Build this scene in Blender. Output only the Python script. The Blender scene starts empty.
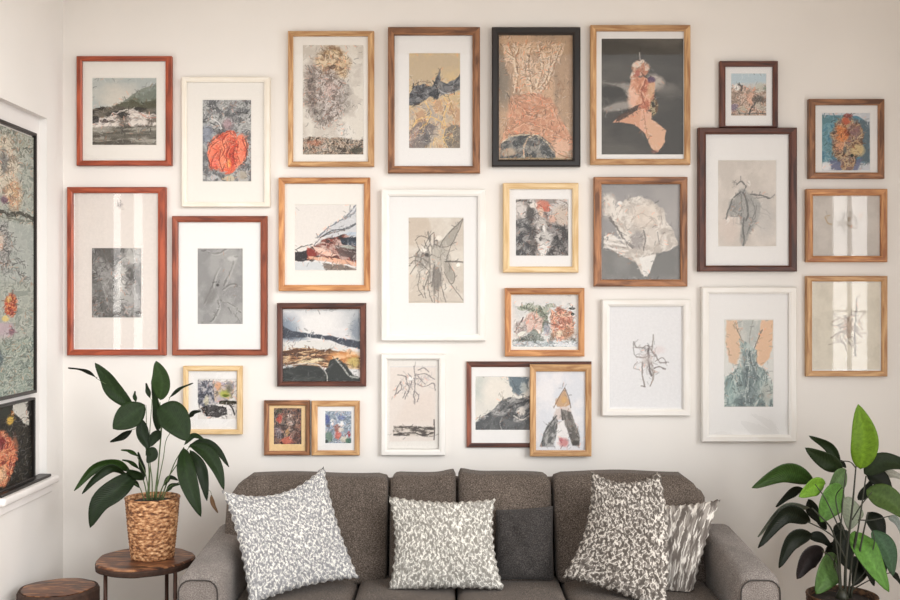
import bpy, bmesh, math, random
import numpy as np
from mathutils import Vector, Matrix

# ------------------------------------------------------------------ camera, world, lights, exposure
SC = bpy.context.scene
COL = SC.collection
F = 1050.0                      # focal length in pixels of the 900x600 frame
CAMZ, CAMD = 1.63, 5.0          # eye height, distance to the gallery wall (wall plane is y = 0)
cam_d = bpy.data.cameras.new('camera'); cam = bpy.data.objects.new('camera', cam_d); COL.objects.link(cam)
cam.location = (0, -CAMD, CAMZ); cam.rotation_euler = (math.pi/2, 0, 0)
cam_d.sensor_width = 36; cam_d.lens = 36*F/900; SC.camera = cam
SC.view_settings.view_transform = 'Standard'; SC.view_settings.look = 'None'
SC.view_settings.exposure = 0.0; SC.view_settings.gamma = 1
SC.view_settings.use_curve_mapping = False

def make_world():
    w = bpy.data.worlds.new('daylight'); SC.world = w; w.use_nodes = True
    nt = w.node_tree; nt.nodes.clear(); N = nt.nodes.new; L = nt.links.new
    out = N('ShaderNodeOutputWorld'); bg = N('ShaderNodeBackground'); tc = N('ShaderNodeTexCoord')
    vm = N('ShaderNodeVectorMath'); vm.operation = 'DOT_PRODUCT'; vm.inputs[1].default_value = Vector((0.84, -0.42, 0.34)).normalized()
    cr = N('ShaderNodeValToRGB')
    cr.color_ramp.elements[0].position = 0.0; cr.color_ramp.elements[0].color = (0.40, 0.39, 0.38, 1)
    cr.color_ramp.elements[1].position = 1.0; cr.color_ramp.elements[1].color = (1.0, 0.995, 0.985, 1)
    mp = N('ShaderNodeMapRange'); mp.inputs[1].default_value = -0.2; mp.inputs[2].default_value = 1.0
    L(tc.outputs['Generated'], vm.inputs[0]); L(vm.outputs['Value'], mp.inputs[0]); L(mp.outputs[0], cr.inputs[0])
    L(cr.outputs[0], bg.inputs[0]); bg.inputs[1].default_value = WORLD_STRENGTH; L(bg.outputs[0], out.inputs[0])
WORLD_STRENGTH = 1.98
make_world()

def soft_sun():
    d = bpy.data.lights.new('added_soft_sun', 'SUN'); d.energy = 1.42; d.angle = math.radians(26); d.color = (1.0, 0.985, 0.965)  # added soft directional lamp from the right, deepens the frames' shadows
    o = bpy.data.objects.new('added_soft_sun', d); COL.objects.link(o); o.location = (4, -6, 4)
    o.rotation_euler = Vector((-0.56, 0.76, -0.27)).to_track_quat('-Z', 'Y').to_euler()
soft_sun()
def window_light(name, loc, sx, sz, direction, radiance, col):
    d = bpy.data.lights.new(name, 'AREA'); d.shape = 'RECTANGLE'; d.size = sx; d.size_y = sz
    d.energy = radiance*math.pi*sx*sz; d.color = col
    o = bpy.data.objects.new(name, d); COL.objects.link(o); o.location = loc
    o.rotation_euler = Vector(direction).to_track_quat('-Z', 'Y').to_euler()
    return o
WX_L, WX_R = -1.843, 2.6        # planes of the side walls
DAY = (1.0, 0.985, 0.965)
# daylight standing in the window openings of the side walls (y ranges, z ranges)
R_WINS = [(-2.19, -1.90), (-1.86, -1.57)]
L_WINS = [(-1.37, -1.15), (-0.95, -0.78)]
WZ0, WZ1 = 0.55, 2.38
for (a, b) in R_WINS:
    window_light('window_daylight', (WX_R+0.012, (a+b)/2, (WZ0+WZ1)/2), b-a, WZ1-WZ0, (-1, 0, 0), 8.5, DAY)
for (a, b) in L_WINS:
    window_light('window_daylight', (WX_L-0.012, (a+b)/2, (0.9+WZ1)/2), b-a, WZ1-0.9, (1, 0, 0), 5.5, DAY)

# ------------------------------------------------------------------ helpers
def P(px, py, d):
    return Vector(((px-450)/F*d, d-CAMD, CAMZ-(py-300)/F*d))
def lin(c):
    c = np.asarray(c, float)/255.0
    return np.where(c <= 0.04045, c/12.92, ((c+0.055)/1.055)**2.4)
def lc(r, g, b, k=0.93):
    v = lin((r, g, b))*k
    return (float(v[0]), float(v[1]), float(v[2]), 1)

def mesh_obj(name, verts, faces, mat=None, parent=None, smooth=False, loc=None):
    """verts are world positions; the object's origin is put at loc (or at the parent's world origin)"""
    me = bpy.data.meshes.new(name)
    org = Vector(loc) if loc is not None else (parent_world(parent) if parent else Vector((0, 0, 0)))
    me.from_pydata([tuple(Vector(v)-org) for v in verts], [], faces)
    me.update()
    o = bpy.data.objects.new(name, me); COL.objects.link(o)
    if parent:
        o.parent = parent; o.location = org-parent_world(parent)
    else:
        o.location = org
    if mat: me.materials.append(mat)
    if smooth: me.polygons.foreach_set('use_smooth', [True]*len(me.polygons))
    return o
def parent_world(p):
    v = Vector((0, 0, 0))
    while p is not None:
        v += p.location; p = p.parent
    return v
def thing(name, label, cat, loc, group=None):
    o = bpy.data.objects.new(name, None); COL.objects.link(o); o.location = loc
    o.empty_display_size = 0.1
    return tag(o, label, cat, group)
def tag(o, label, cat, group=None):
    o['label'] = label; o['category'] = cat
    if group: o['group'] = group
    return o
def struct(o):
    o['kind'] = 'structure'; return o

class G:
    """collects geometry in world coordinates"""
    def __init__(s): s.v = []; s.f = []
    def add(s, v, f):
        n = len(s.v); s.v += [Vector(q) for q in v]; s.f += [tuple(i+n for i in q) for q in f]
    def box(s, x0, x1, y0, y1, z0, z1):
        s.add([(x, y, z) for x in (x0, x1) for y in (y0, y1) for z in (z0, z1)],
              [(0, 1, 3, 2), (4, 6, 7, 5), (0, 4, 5, 1), (2, 3, 7, 6), (0, 2, 6, 4), (1, 5, 7, 3)])
    def tube(s, pts, r0, r1=None, n=8):
        r1 = r0 if r1 is None else r1
        pts = [Vector(p) for p in pts]; V = []; Fc = []; m = len(pts)
        for i, p in enumerate(pts):
            t = (pts[min(i+1, m-1)]-pts[max(i-1, 0)]).normalized()
            a = t.orthogonal() if abs(t.x) > 0.9 else t.cross(Vector((1, 0, 0))); a.normalize(); b = t.cross(a)
            r = r0+(r1-r0)*i/(m-1)
            for k in range(n):
                q = 2*math.pi*k/n; V.append(p+a*math.cos(q)*r+b*math.sin(q)*r)
        for i in range(m-1):
            for k in range(n):
                Fc.append((i*n+k, i*n+(k+1) % n, (i+1)*n+(k+1) % n, (i+1)*n+k))
        Fc.append(tuple(range(n))[::-1]); Fc.append(tuple((m-1)*n+k for k in range(n)))
        s.add(V, Fc)
    def lathe(s, c, prof, n=48, wob=None):
        V = []; Fc = []; m = len(prof)
        for (r, z) in prof:
            for k in range(n):
                q = 2*math.pi*k/n; rr = r*(wob(q) if wob else 1)
                V.append((c[0]+math.cos(q)*rr, c[1]+math.sin(q)*rr, c[2]+z))
        for i in range(m-1):
            for k in range(n):
                Fc.append((i*n+k, i*n+(k+1) % n, (i+1)*n+(k+1) % n, (i+1)*n+k))
        Fc.append(tuple(range(n))[::-1]); Fc.append(tuple((m-1)*n+k for k in range(n)))
        s.add(V, Fc)
    def build(s, name, mat, parent=None, smooth=False, loc=None):
        return mesh_obj(name, s.v, s.f, mat, parent, smooth, loc)
def recalc(o):
    bm = bmesh.new(); bm.from_mesh(o.data); bmesh.ops.recalc_face_normals(bm, faces=bm.faces); bm.to_mesh(o.data); bm.free()
    return o
def bevel(o, w, seg=2):
    m = o.modifiers.new('bevel', 'BEVEL'); m.width = w; m.segments = seg; m.limit_method = 'ANGLE'; return o
def catmull(pts, n):
    pts = [Vector(p) for p in pts]
    if len(pts) == 2: return [pts[0].lerp(pts[1], i/n) for i in range(n+1)]
    P_ = [pts[0]*2-pts[1]]+pts+[pts[-1]*2-pts[-2]]; out = []; m = len(pts)-1
    for i in range(n+1):
        u = i/n*m; k = min(int(u), m-1); t = u-k
        a, b, c, d = P_[k:k+4]
        out.append(0.5*((2*b)+(c-a)*t+(2*a-5*b+4*c-d)*t*t+(3*b-a-3*c+d)*t**3))
    return out

# ------------------------------------------------------------------ materials
def new_mat(name):
    m = bpy.data.materials.new(name); m.use_nodes = True; nt = m.node_tree
    return m, nt, nt.nodes['Principled BSDF'], nt.nodes.new, nt.links.new
def plain(name, col, rough=0.6, spec=0.5, noise=0.04, scale=30, bump=0.0, metallic=0.0):
    m, nt, b, N, L = new_mat(name)
    b.inputs['Roughness'].default_value = rough; b.inputs['Metallic'].default_value = metallic
    b.inputs['Specular IOR Level'].default_value = spec
    tc = N('ShaderNodeTexCoord'); nz = N('ShaderNodeTexNoise'); nz.inputs['Scale'].default_value = scale; nz.inputs['Detail'].default_value = 5
    cr = N('ShaderNodeValToRGB'); a = cr.color_ramp.elements
    a[0].position = 0.3; a[1].position = 0.7
    a[0].color = tuple(c*(1-noise) for c in col[:3])+(1,); a[1].color = tuple(min(1, c*(1+noise)) for c in col[:3])+(1,)
    L(tc.outputs['Object'], nz.inputs['Vector']); L(nz.outputs[0], cr.inputs[0]); L(cr.outputs[0], b.inputs['Base Color'])
    if bump:
        bp = N('ShaderNodeBump'); bp.inputs['Strength'].default_value = bump; bp.inputs['Distance'].default_value = 0.004
        L(nz.outputs[0], bp.inputs['Height']); L(bp.outputs[0], b.inputs['Normal'])
    return m
def wood_uv(name, light, dark, rough=0.45, sx=6, sy=110):
    m, nt, b, N, L = new_mat(name)
    uv = N('ShaderNodeUVMap'); mp = N('ShaderNodeMapping'); mp.inputs['Scale'].default_value = (sx, sy, 1)
    nz = N('ShaderNodeTexNoise'); nz.inputs['Scale'].default_value = 1.0; nz.inputs['Detail'].default_value = 6; nz.inputs['Distortion'].default_value = 0.6
    cr = N('ShaderNodeValToRGB'); a = cr.color_ramp.elements; a[0].position = 0.36; a[1].position = 0.66
    a[0].color = dark; a[1].color = light
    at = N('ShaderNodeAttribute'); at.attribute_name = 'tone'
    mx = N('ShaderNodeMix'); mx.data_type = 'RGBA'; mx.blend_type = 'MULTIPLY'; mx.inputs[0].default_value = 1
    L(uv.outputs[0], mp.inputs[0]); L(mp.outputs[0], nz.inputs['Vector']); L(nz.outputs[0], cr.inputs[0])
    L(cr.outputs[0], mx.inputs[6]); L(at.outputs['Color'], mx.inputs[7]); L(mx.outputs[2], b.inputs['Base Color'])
    b.inputs['Roughness'].default_value = rough
    bp = N('ShaderNodeBump'); bp.inputs['Strength'].default_value = 0.15; bp.inputs['Distance'].default_value = 0.002
    L(nz.outputs[0], bp.inputs['Height']); L(bp.outputs[0], b.inputs['Normal'])
    return m
def ink_mat(name, rough=0.7, grain=0.06):
    """paper or canvas carrying the picture in its own colour attribute"""
    m, nt, b, N, L = new_mat(name)
    at = N('ShaderNodeAttribute'); at.attribute_name = 'paint'
    tc = N('ShaderNodeTexCoord'); nz = N('ShaderNodeTexNoise'); nz.inputs['Scale'].default_value = 90; nz.inputs['Detail'].default_value = 3
    mr = N('ShaderNodeMapRange'); mr.inputs[1].default_value = 0.3; mr.inputs[2].default_value = 0.7
    mr.inputs[3].default_value = 1-grain; mr.inputs[4].default_value = 1.0
    mx = N('ShaderNodeMix'); mx.data_type = 'RGBA'; mx.blend_type = 'MULTIPLY'; mx.inputs[0].default_value = 1
    L(tc.outputs['Object'], nz.inputs['Vector']); L(nz.outputs[0], mr.inputs[0])
    L(at.outputs['Color'], mx.inputs[6]); L(mr.outputs[0], mx.inputs[7]); L(mx.outputs[2], b.inputs['Base Color'])
    b.inputs['Roughness'].default_value = rough; b.inputs['Specular IOR Level'].default_value = 0.2
    return m
def glass_mat():
    m, nt, b, N, L = new_mat('picture_glass'); nt.nodes.remove(b)
    out = nt.nodes['Material Output']; tr = N('ShaderNodeBsdfTransparent'); gl = N('ShaderNodeBsdfGlossy')
    gl.inputs['Roughness'].default_value = 0.03; fr = N('ShaderNodeFresnel'); fr.inputs['IOR'].default_value = 1.5
    mx = N('ShaderNodeMixShader'); L(fr.outputs[0], mx.inputs[0]); L(tr.outputs[0], mx.inputs[1]); L(gl.outputs[0], mx.inputs[2])
    L(mx.outputs[0], out.inputs['Surface'])
    return m

M = {}
def wall_mat(name, col, scale=2.2, var=0.02):
    m, nt, b, N, L = new_mat(name)
    tc = N('ShaderNodeTexCoord'); n1 = N('ShaderNodeTexNoise'); n1.inputs['Scale'].default_value = scale
    n2 = N('ShaderNodeTexNoise'); n2.inputs['Scale'].default_value = 90; n2.inputs['Detail'].default_value = 4
    cr = N('ShaderNodeValToRGB'); a = cr.color_ramp.elements; a[0].position = 0.3; a[1].position = 0.7
    a[0].color = tuple(c*(1-var) for c in col[:3])+(1,); a[1].color = tuple(min(1, c*(1+var)) for c in col[:3])+(1,)
    bp = N('ShaderNodeBump'); bp.inputs['Strength'].default_value = 0.08; bp.inputs['Distance'].default_value = 0.002
    L(tc.outputs['Object'], n1.inputs['Vector']); L(tc.outputs['Object'], n2.inputs['Vector'])
    L(n1.outputs[0], cr.inputs[0]); L(cr.outputs[0], b.inputs['Base Color'])
    L(n2.outputs[0], bp.inputs['Height']); L(bp.outputs[0], b.inputs['Normal'])
    b.inputs['Roughness'].default_value = 0.85; b.inputs['Specular IOR Level'].default_value = 0.2
    return m
M['wall'] = wall_mat('cream_wall_paint', (0.795, 0.768, 0.735))
M['ceiling'] = wall_mat('warm_cream_ceiling_paint', (0.78, 0.68, 0.55))
M['wall_white'] = wall_mat('white_wall_paint', (0.825, 0.81, 0.79))
M['white_trim'] = plain('white_gloss_trim', (0.82, 0.80, 0.79, 1), 0.4, noise=0.01, scale=4)
M['mat_white'] = plain('white_mat_board', (0.775, 0.765, 0.755, 1), 0.9, 0.1, 0.01, 60)
M['mat_cream'] = plain('cream_mat_board', (0.775, 0.745, 0.70, 1), 0.9, 0.1, 0.01, 60)
M['mat_gold'] = plain('pale_gold_mat_board', lc(232, 200, 150), 0.9, 0.1, 0.05, 60)
M['glass'] = glass_mat()
M['ink'] = ink_mat('painted_paper')
M['ink_oil'] = ink_mat('thick_oil_paint', 0.55, 0.12)
W = {
 'red': wood_uv('red_stained_wood', lc(186, 88, 54), lc(126, 52, 30)),
 'redbrown': wood_uv('reddish_brown_wood', lc(160, 82, 52), lc(98, 42, 26)),
 'oak': wood_uv('honey_oak_wood', lc(220, 178, 128), lc(164, 116, 72)),
 'orange': wood_uv('orange_oak_wood', lc(220, 162, 106), lc(160, 100, 58)),
 'brown': wood_uv('walnut_wood', lc(170, 118, 80), lc(98, 62, 40)),
 'dark': wood_uv('dark_brown_wood', lc(104, 58, 42), lc(58, 28, 22)),
 'pine': wood_uv('pale_pine_wood', lc(238, 212, 168), lc(212, 176, 124)),
 'black': wood_uv('black_lacquered_wood', lc(36, 28, 26), lc(16, 12, 12), 0.35),
 'white': wood_uv('white_painted_wood', lc(243, 241, 238), lc(236, 232, 226), 0.5),
 'cream': wood_uv('cream_painted_wood', lc(246, 240, 230), lc(236, 227, 212), 0.5),
}
# ------------------------------------------------------------------ room shell
def wall_y(x0, x1, y0, y1, z0, z1, holes, name, mat):
    """side wall of thickness x0..x1 with rectangular openings (ya, yb, za, zb)"""
    g = G(); ys = sorted({y0, y1} | {h[0] for h in holes} | {h[1] for h in holes})
    for a, b in zip(ys[:-1], ys[1:]):
        hs = sorted([(h[2], h[3]) for h in holes if h[0] <= a+1e-6 and h[1] >= b-1e-6])
        z = z0
        for (c, d) in hs:
            if c > z: g.box(x0, x1, a, b, z, c)
            z = d
        if z < z1: g.box(x0, x1, a, b, z, z1)
    return struct(g.build(name, mat))
CEIL = 3.35
YF = -2.4
g = G(); g.box(WX_L-0.16, WX_R+0.16, 0, 0.15, 0, CEIL); struct(g.build('wall_back', M['wall']))
# recess with the picture panels: y -0.80..-0.20, z 0.835..2.46
RY0, RY1, RZ0, RZ1, RX = -0.735, -0.20, 0.825, 2.46, WX_L-0.034
holes = [(RY0, RY1, RZ0, RZ1)]+[(a, b, 0.9, WZ1) for a, b in L_WINS]
wall_y(WX_L-0.16, WX_L, -1.75, 0, 0, CEIL, holes, 'wall_left', M['wall_white'])
g = G(); g.box(WX_L-0.15, RX, RY0, RY1, RZ0, RZ1); struct(g.build('trim_1', M['white_trim']))
holes = [(a, b, WZ0, WZ1) for a, b in R_WINS]
wall_y(WX_R, WX_R+0.16, -2.5, 0, 0, CEIL, holes, 'wall_right', M['wall'])
for i, (a, b) in enumerate(R_WINS+L_WINS):
    right = i < len(R_WINS)
    zb = WZ0 if right else 0.9
    x0, x1 = (WX_R, WX_R+0.008) if right else (WX_L-0.008, WX_L)
    g = G(); t = 0.012
    g.box(x0, x1, a-0.002, a+t, zb, WZ1); g.box(x0, x1, b-t, b+0.002, zb, WZ1)
    g.box(x0, x1, a, b, zb, zb+t); g.box(x0, x1, a, b, WZ1-t, WZ1); g.box(x0, x1, a, b, 1.55, 1.55+t)
    struct(g.build('window_%d' % (i+1), M['white_trim']))
def floor_mat():
    m, nt, b, N, L = new_mat('oak_floorboards')
    tc = N('ShaderNodeTexCoord'); br = N('ShaderNodeTexBrick'); br.inputs['Scale'].default_value = 1.0
    br.inputs['Brick Width'].default_value = 1.4; br.inputs['Row Height'].default_value = 0.13; br.inputs['Mortar Size'].default_value = 0.003
    br.inputs['Color1'].default_value = lc(182, 150, 112); br.inputs['Color2'].default_value = lc(160, 126, 90); br.inputs['Mortar'].default_value = lc(70, 50, 36)
    nz = N('ShaderNodeTexNoise'); nz.inputs['Scale'].default_value = 3; mp = N('ShaderNodeMapping'); mp.inputs['Scale'].default_value = (2, 30, 1)
    mx = N('ShaderNodeMix'); mx.data_type = 'RGBA'; mx.blend_type = 'OVERLAY'; mx.inputs[0].default_value = 0.3
    L(tc.outputs['Object'], br.inputs['Vector']); L(tc.outputs['Object'], mp.inputs[0]); L(mp.outputs[0], nz.inputs['Vector'])
    L(br.outputs[0], mx.inputs[6]); L(nz.outputs[0], mx.inputs[7]); L(mx.outputs[2], b.inputs['Base Color']); b.inputs['Roughness'].default_value = 0.4
    return m
g = G(); g.box(WX_L-0.16, WX_R+0.16, -5.3, 0.15, -0.1, 0); struct(g.build('floor', floor_mat()))
g = G(); g.box(WX_L-0.16, WX_R+0.16, YF, 0.15, CEIL, CEIL+0.1); struct(g.build('ceiling', M['ceiling']))
g = G(); g.box(WX_L, WX_R, -0.018, 0, 0, 0.12); struct(bevel(g.build('baseboard_back', M['white_trim']), 0.004))
g = G(); g.box(WX_L, WX_L+0.018, -1.75, -0.018, 0, 0.12); struct(bevel(g.build('baseboard_left', M['white_trim']), 0.004))
# sill under the recess: rounded white nose
g = G(); g.box(WX_L-0.03, WX_L+0.045, RY0-0.02, RY1+0.045, RZ0-0.035, RZ0); struct(bevel(g.build('trim_2', M['white_trim']), 0.014, 4))
g = G(); g.box(WX_L-0.001, WX_L+0.018, RY0-0.01, RY1+0.02, RZ0-0.075, RZ0-0.035); struct(bevel(g.build('trim_3', M['white_trim']), 0.006, 3))

# ------------------------------------------------------------------ painter for the pictures' own colours
_T = {}
def vnoise(x, y, seed):
    if seed not in _T: _T[seed] = np.random.RandomState(seed).rand(64, 64)
    t = _T[seed]; xi = np.floor(x).astype(int); yi = np.floor(y).astype(int)
    fx = x-xi; fy = y-yi; fx = fx*fx*(3-2*fx); fy = fy*fy*(3-2*fy)
    a = t[yi % 64, xi % 64]; b = t[yi % 64, (xi+1) % 64]; c = t[(yi+1) % 64, xi % 64]; d = t[(yi+1) % 64, (xi+1) % 64]
    return (a*(1-fx)+b*fx)*(1-fy)+(c*(1-fx)+d*fx)*fy
def fbm(x, y, seed, o=4):
    s = 0; a = 1; t = 0
    for i in range(o):
        s = s+a*vnoise(x*2**i+7.3*i, y*2**i+3.1*i, seed+i*17); t += a; a *= 0.55
    return s/t
class Art:
    def __init__(s, box, base, res=2.1, det=1.0):
        s.box = box; x0, y0, x1, y1 = box
        s.nx = int((x1-x0)*res)+2; s.ny = int((y1-y0)*res)+2
        s.X, s.Y = np.meshgrid(np.linspace(x0, x1, s.nx), np.linspace(y0, y1, s.ny))
        s.C = np.zeros((s.ny, s.nx, 3))+np.array(base, float); s.k = 1; s.det = det; s.res = res
    def seed(s):
        s.k += 1; return (int(s.box[0]*7+s.box[1]*13)+s.k*101) % 100000
    def mix(s, col, a):
        a = np.clip(a, 0, 1)[..., None]; s.C = s.C*(1-a)+np.array(col, float)*a
    def warp(s, amp, sc):
        k = s.seed(); return s.X+(fbm(s.X/sc, s.Y/sc, k)-.5)*2*amp, s.Y+(fbm(s.X/sc, s.Y/sc, k+5)-.5)*2*amp
    def pm(s, pts, soft=0.8, wob=0, sc=6):
        X, Y = s.warp(wob, sc) if wob else (s.X, s.Y)
        d = np.full(X.shape, 1e9); ins = np.zeros(X.shape, bool); n = len(pts)
        for i in range(n):
            (ax, ay), (bx, by) = pts[i], pts[(i+1) % n]; dx, dy = bx-ax, by-ay
            t = np.clip(((X-ax)*dx+(Y-ay)*dy)/(dx*dx+dy*dy+1e-9), 0, 1)
            d = np.minimum(d, np.hypot(X-ax-t*dx, Y-ay-t*dy))
            if ay != by: ins ^= ((Y < ay) != (Y < by)) & (X < (bx-ax)*(Y-ay)/(by-ay)+ax)
        return np.clip(0.5+np.where(ins, d, -d)/soft, 0, 1)
    def bm(s, cx, cy, rx, ry, soft=0.2, wob=2, sc=6, ang=0):
        X, Y = s.warp(wob, sc) if wob else (s.X, s.Y); c, q = math.cos(ang), math.sin(ang)
        u = ((X-cx)*c+(Y-cy)*q)/rx; v = (-(X-cx)*q+(Y-cy)*c)/ry
        return np.clip((1-np.hypot(u, v))/soft+0.5, 0, 1)
    def poly(s, pts, col, a=1, soft=0.8, wob=0, sc=6): s.mix(col, a*s.pm(pts, soft, wob, sc))
    def blob(s, cx, cy, rx, ry, col, a=1, soft=0.2, wob=2, sc=6, ang=0): s.mix(col, a*s.bm(cx, cy, rx, ry, soft, wob, sc, ang))
    def line(s, pts, col, w=0.8, a=1, taper=False, wob=0):
        w = w*0.8
        q = catmull([Vector((p[0], p[1], 0)) for p in pts], 5*(len(pts)-1)); n = len(q)-1; m = w+3+wob
        x0, y0 = s.box[0], s.box[1]; sx = (s.nx-1)/(s.box[2]-x0); sy = (s.ny-1)/(s.box[3]-y0)
        i0 = max(0, int((min(p.x for p in q)-m-x0)*sx)); i1 = min(s.nx, int((max(p.x for p in q)+m-x0)*sx)+2)
        j0 = max(0, int((min(p.y for p in q)-m-y0)*sy)); j1 = min(s.ny, int((max(p.y for p in q)+m-y0)*sy)+2)
        if i1 <= i0 or j1 <= j0: return
        X, Y = s.X[j0:j1, i0:i1], s.Y[j0:j1, i0:i1]
        if wob:
            k = s.seed(); X, Y = X+(fbm(X/4, Y/4, k)-.5)*2*wob, Y+(fbm(X/4, Y/4, k+5)-.5)*2*wob
        mk = np.zeros(X.shape)
        for i in range(n):
            ax, ay, bx, by = q[i].x, q[i].y, q[i+1].x, q[i+1].y; dx, dy = bx-ax, by-ay
            t = np.clip(((X-ax)*dx+(Y-ay)*dy)/(dx*dx+dy*dy+1e-9), 0, 1)
            ww = w*(1-0.85*i/n) if taper else w
            mk = np.maximum(mk, np.clip((ww/2+0.35-np.hypot(X-ax-t*dx, Y-ay-t*dy))/0.7, 0, 1)*min(1, ww+0.35))
        al = np.clip(a*mk, 0, 1)[..., None]; s.C[j0:j1, i0:i1] = s.C[j0:j1, i0:i1]*(1-al)+np.array(col, float)*al
    def crisp(s):
        """brush work: short strokes that follow a flow field, lighter and darker than the paint under them"""
        if s.det <= 0: return
        def blur(Z, r):
            for ax in (0, 1):
                Z = sum(np.roll(Z, k, ax) for k in range(-r, r+1))/(2*r+1)
            return Z
        g = s.C.mean(-1); sd = np.sqrt(np.maximum(0, blur(g*g, 4)-blur(g, 4)**2)); busy = np.clip((sd-3)/12, 0, 1)
        r = random.Random(s.seed()); k = s.seed(); n = int((s.box[2]-s.box[0])*(s.box[3]-s.box[1])*0.22*s.det)
        C0 = s.C.copy()
        for _ in range(n):
            j, i = r.randrange(s.ny), r.randrange(s.nx)
            if r.random() > busy[j, i]: continue
            x, y = s.X[j, i], s.Y[j, i]; pts = [(x, y)]; an = 12.6*float(fbm(np.array(x/14), np.array(y/14), k, 2))
            for q in range(2):
                L_ = r.uniform(0.8, 2.3); an += r.uniform(-.6, .6); x += math.cos(an)*L_; y += math.sin(an)*L_; pts.append((x, y))
            c = C0[j, i]; v = r.random(); am = r.uniform(.4, 1)
            col = c*(1-0.34*am) if v < .5 else c+(250-c)*0.34*am if v < .85 else c*np.array([1.1, .92, .85])
            s.line(pts, col, r.uniform(.5, 1.2), .8)
        s.C = np.clip(s.C+(s.C-np.stack([blur(s.C[..., q], 2) for q in range(3)], -1))*0.6*min(1, s.det), 0, 250) if s.det else s.C
    def tex(s, cols, sc, mask=1.0, a=1.0, sx=1, sy=1, ang=0, warp=0.0, lo=0.37, hi=0.63):
        k = s.seed(); c, q = math.cos(ang), math.sin(ang); X, Y = s.warp(warp*sc, sc*1.5) if warp else (s.X, s.Y)
        n = fbm((X*c+Y*q)/sc/sx, (-X*q+Y*c)/sc/sy, k); n = np.clip((n-lo)/(hi-lo), 0, 0.9999)*(len(cols)-1)
        i = n.astype(int); f = (n-i)[..., None]; cols = np.array(cols, float)
        out = cols[i]*(1-f)+cols[np.minimum(i+1, len(cols)-1)]*f; m = (np.ones(s.X.shape)*mask*a)[..., None]
        s.C = s.C*(1-m)+out*m
    def veins(s, col, sc, mask=1.0, a=1.0, w=0.02, sx=1, sy=1, ang=0, warp=0.5):
        k = s.seed(); c, q = math.cos(ang), math.sin(ang); X, Y = s.warp(warp*sc, sc)
        n = fbm((X*c+Y*q)/sc/sx, (-X*q+Y*c)/sc/sy, k, 3)
        s.mix(col, np.clip(1-np.abs(n-0.5)/w, 0, 1)*mask*a)
    def scrib(s, cx, cy, rx, ry, n, col, w=0.6, a=0.7, ang=None, ln=0.5):
        r = random.Random(s.seed())
        for i in range(n):
            th = r.uniform(0, 6.28); q = math.sqrt(r.random()); x, y = cx+rx*q*math.cos(th), cy+ry*q*math.sin(th)
            d = r.uniform(0, 6.28) if ang is None else ang+r.uniform(-.4, .4); pts = [(x, y)]
            for k in range(3):
                L_ = ln*(rx+ry)*0.5*r.uniform(.4, 1); d += r.uniform(-.9, .9); x += math.cos(d)*L_; y += math.sin(d)*L_; pts.append((x, y))
            s.line(pts, col, w*r.uniform(.6, 1.3), a*r.uniform(.5, 1))
    def mesh(s, name, to_world, mat, parent, thick=None):
        s.crisp(); P0 = to_world(s.X, s.Y).reshape(-1, 3); org = np.array(parent_world(parent)); nx, ny = s.nx, s.ny
        me = bpy.data.meshes.new(name); idx = np.arange(nx*ny).reshape(ny, nx)
        q = np.stack([idx[1:, :-1], idx[1:, 1:], idx[:-1, 1:], idx[:-1, :-1]], -1).reshape(-1, 4)
        me.vertices.add(nx*ny); me.vertices.foreach_set('co', (P0-org).ravel())
        me.loops.add(q.size); me.loops.foreach_set('vertex_index', q.ravel())
        me.polygons.add(len(q)); me.polygons.foreach_set('loop_start', np.arange(len(q))*4)
        me.update(calc_edges=True)
        at = me.attributes.new('paint', 'FLOAT_COLOR', 'POINT'); c = np.ones((nx*ny, 4)); c[:, :3] = lin(np.clip(s.C, 0, 255)).reshape(-1, 3)*0.93
        at.data.foreach_set('color', c.ravel()); me.materials.append(mat)
        o = bpy.data.objects.new(name, me); COL.objects.link(o); o.parent = parent
        return o

# ------------------------------------------------------------------ picture frames
def moulding(quad_in, quad_out, nrm, depth, mat, parent, tone=(1, 1, 1, 1), lip=0.005, name='frame'):
    """mitred moulding between the outer and inner rectangle; corners ordered TL, TR, BR, BL; nrm points to the room"""
    prof = [(0, 0), (0, depth*0.86), (0.14, depth), (0.72, depth), (0.86, depth*0.93), (1, depth*0.86), (1, 0.0)]
    V = []; Fc = []; uv = []; tn = []; n = len(prof); rnd = random.Random(int(abs(parent.location.x*1000)+abs(parent.location.z*777)))
    for side in range(4):
        a0, a1 = quad_out[side], quad_out[(side+1) % 4]; b0, b1 = quad_in[side], quad_in[(side+1) % 4]
        base = len(V); L_ = (a1-a0).length; off = rnd.uniform(0, 50); seg = 6
        for k in range(seg+1):
            t = k/seg; A = a0.lerp(a1, t); B = b0.lerp(b1, t)
            for i, (u, h) in enumerate(prof): V.append(A.lerp(B, u)+nrm*h)
        for k in range(seg):
            for i in range(n-1):
                Fc.append((base+k*n+i, base+k*n+i+1, base+(k+1)*n+i+1, base+(k+1)*n+i))
                for kk, ii in ((k, i), (k, i+1), (k+1, i+1), (k+1, i)):
                    uv.append((off+L_*kk/seg, off+ii*0.006)); 
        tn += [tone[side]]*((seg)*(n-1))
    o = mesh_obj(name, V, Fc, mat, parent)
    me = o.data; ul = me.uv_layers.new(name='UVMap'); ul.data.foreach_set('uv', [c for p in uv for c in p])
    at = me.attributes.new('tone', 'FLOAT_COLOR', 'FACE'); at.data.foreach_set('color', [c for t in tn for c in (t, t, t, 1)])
    return recalc(o)
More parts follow.
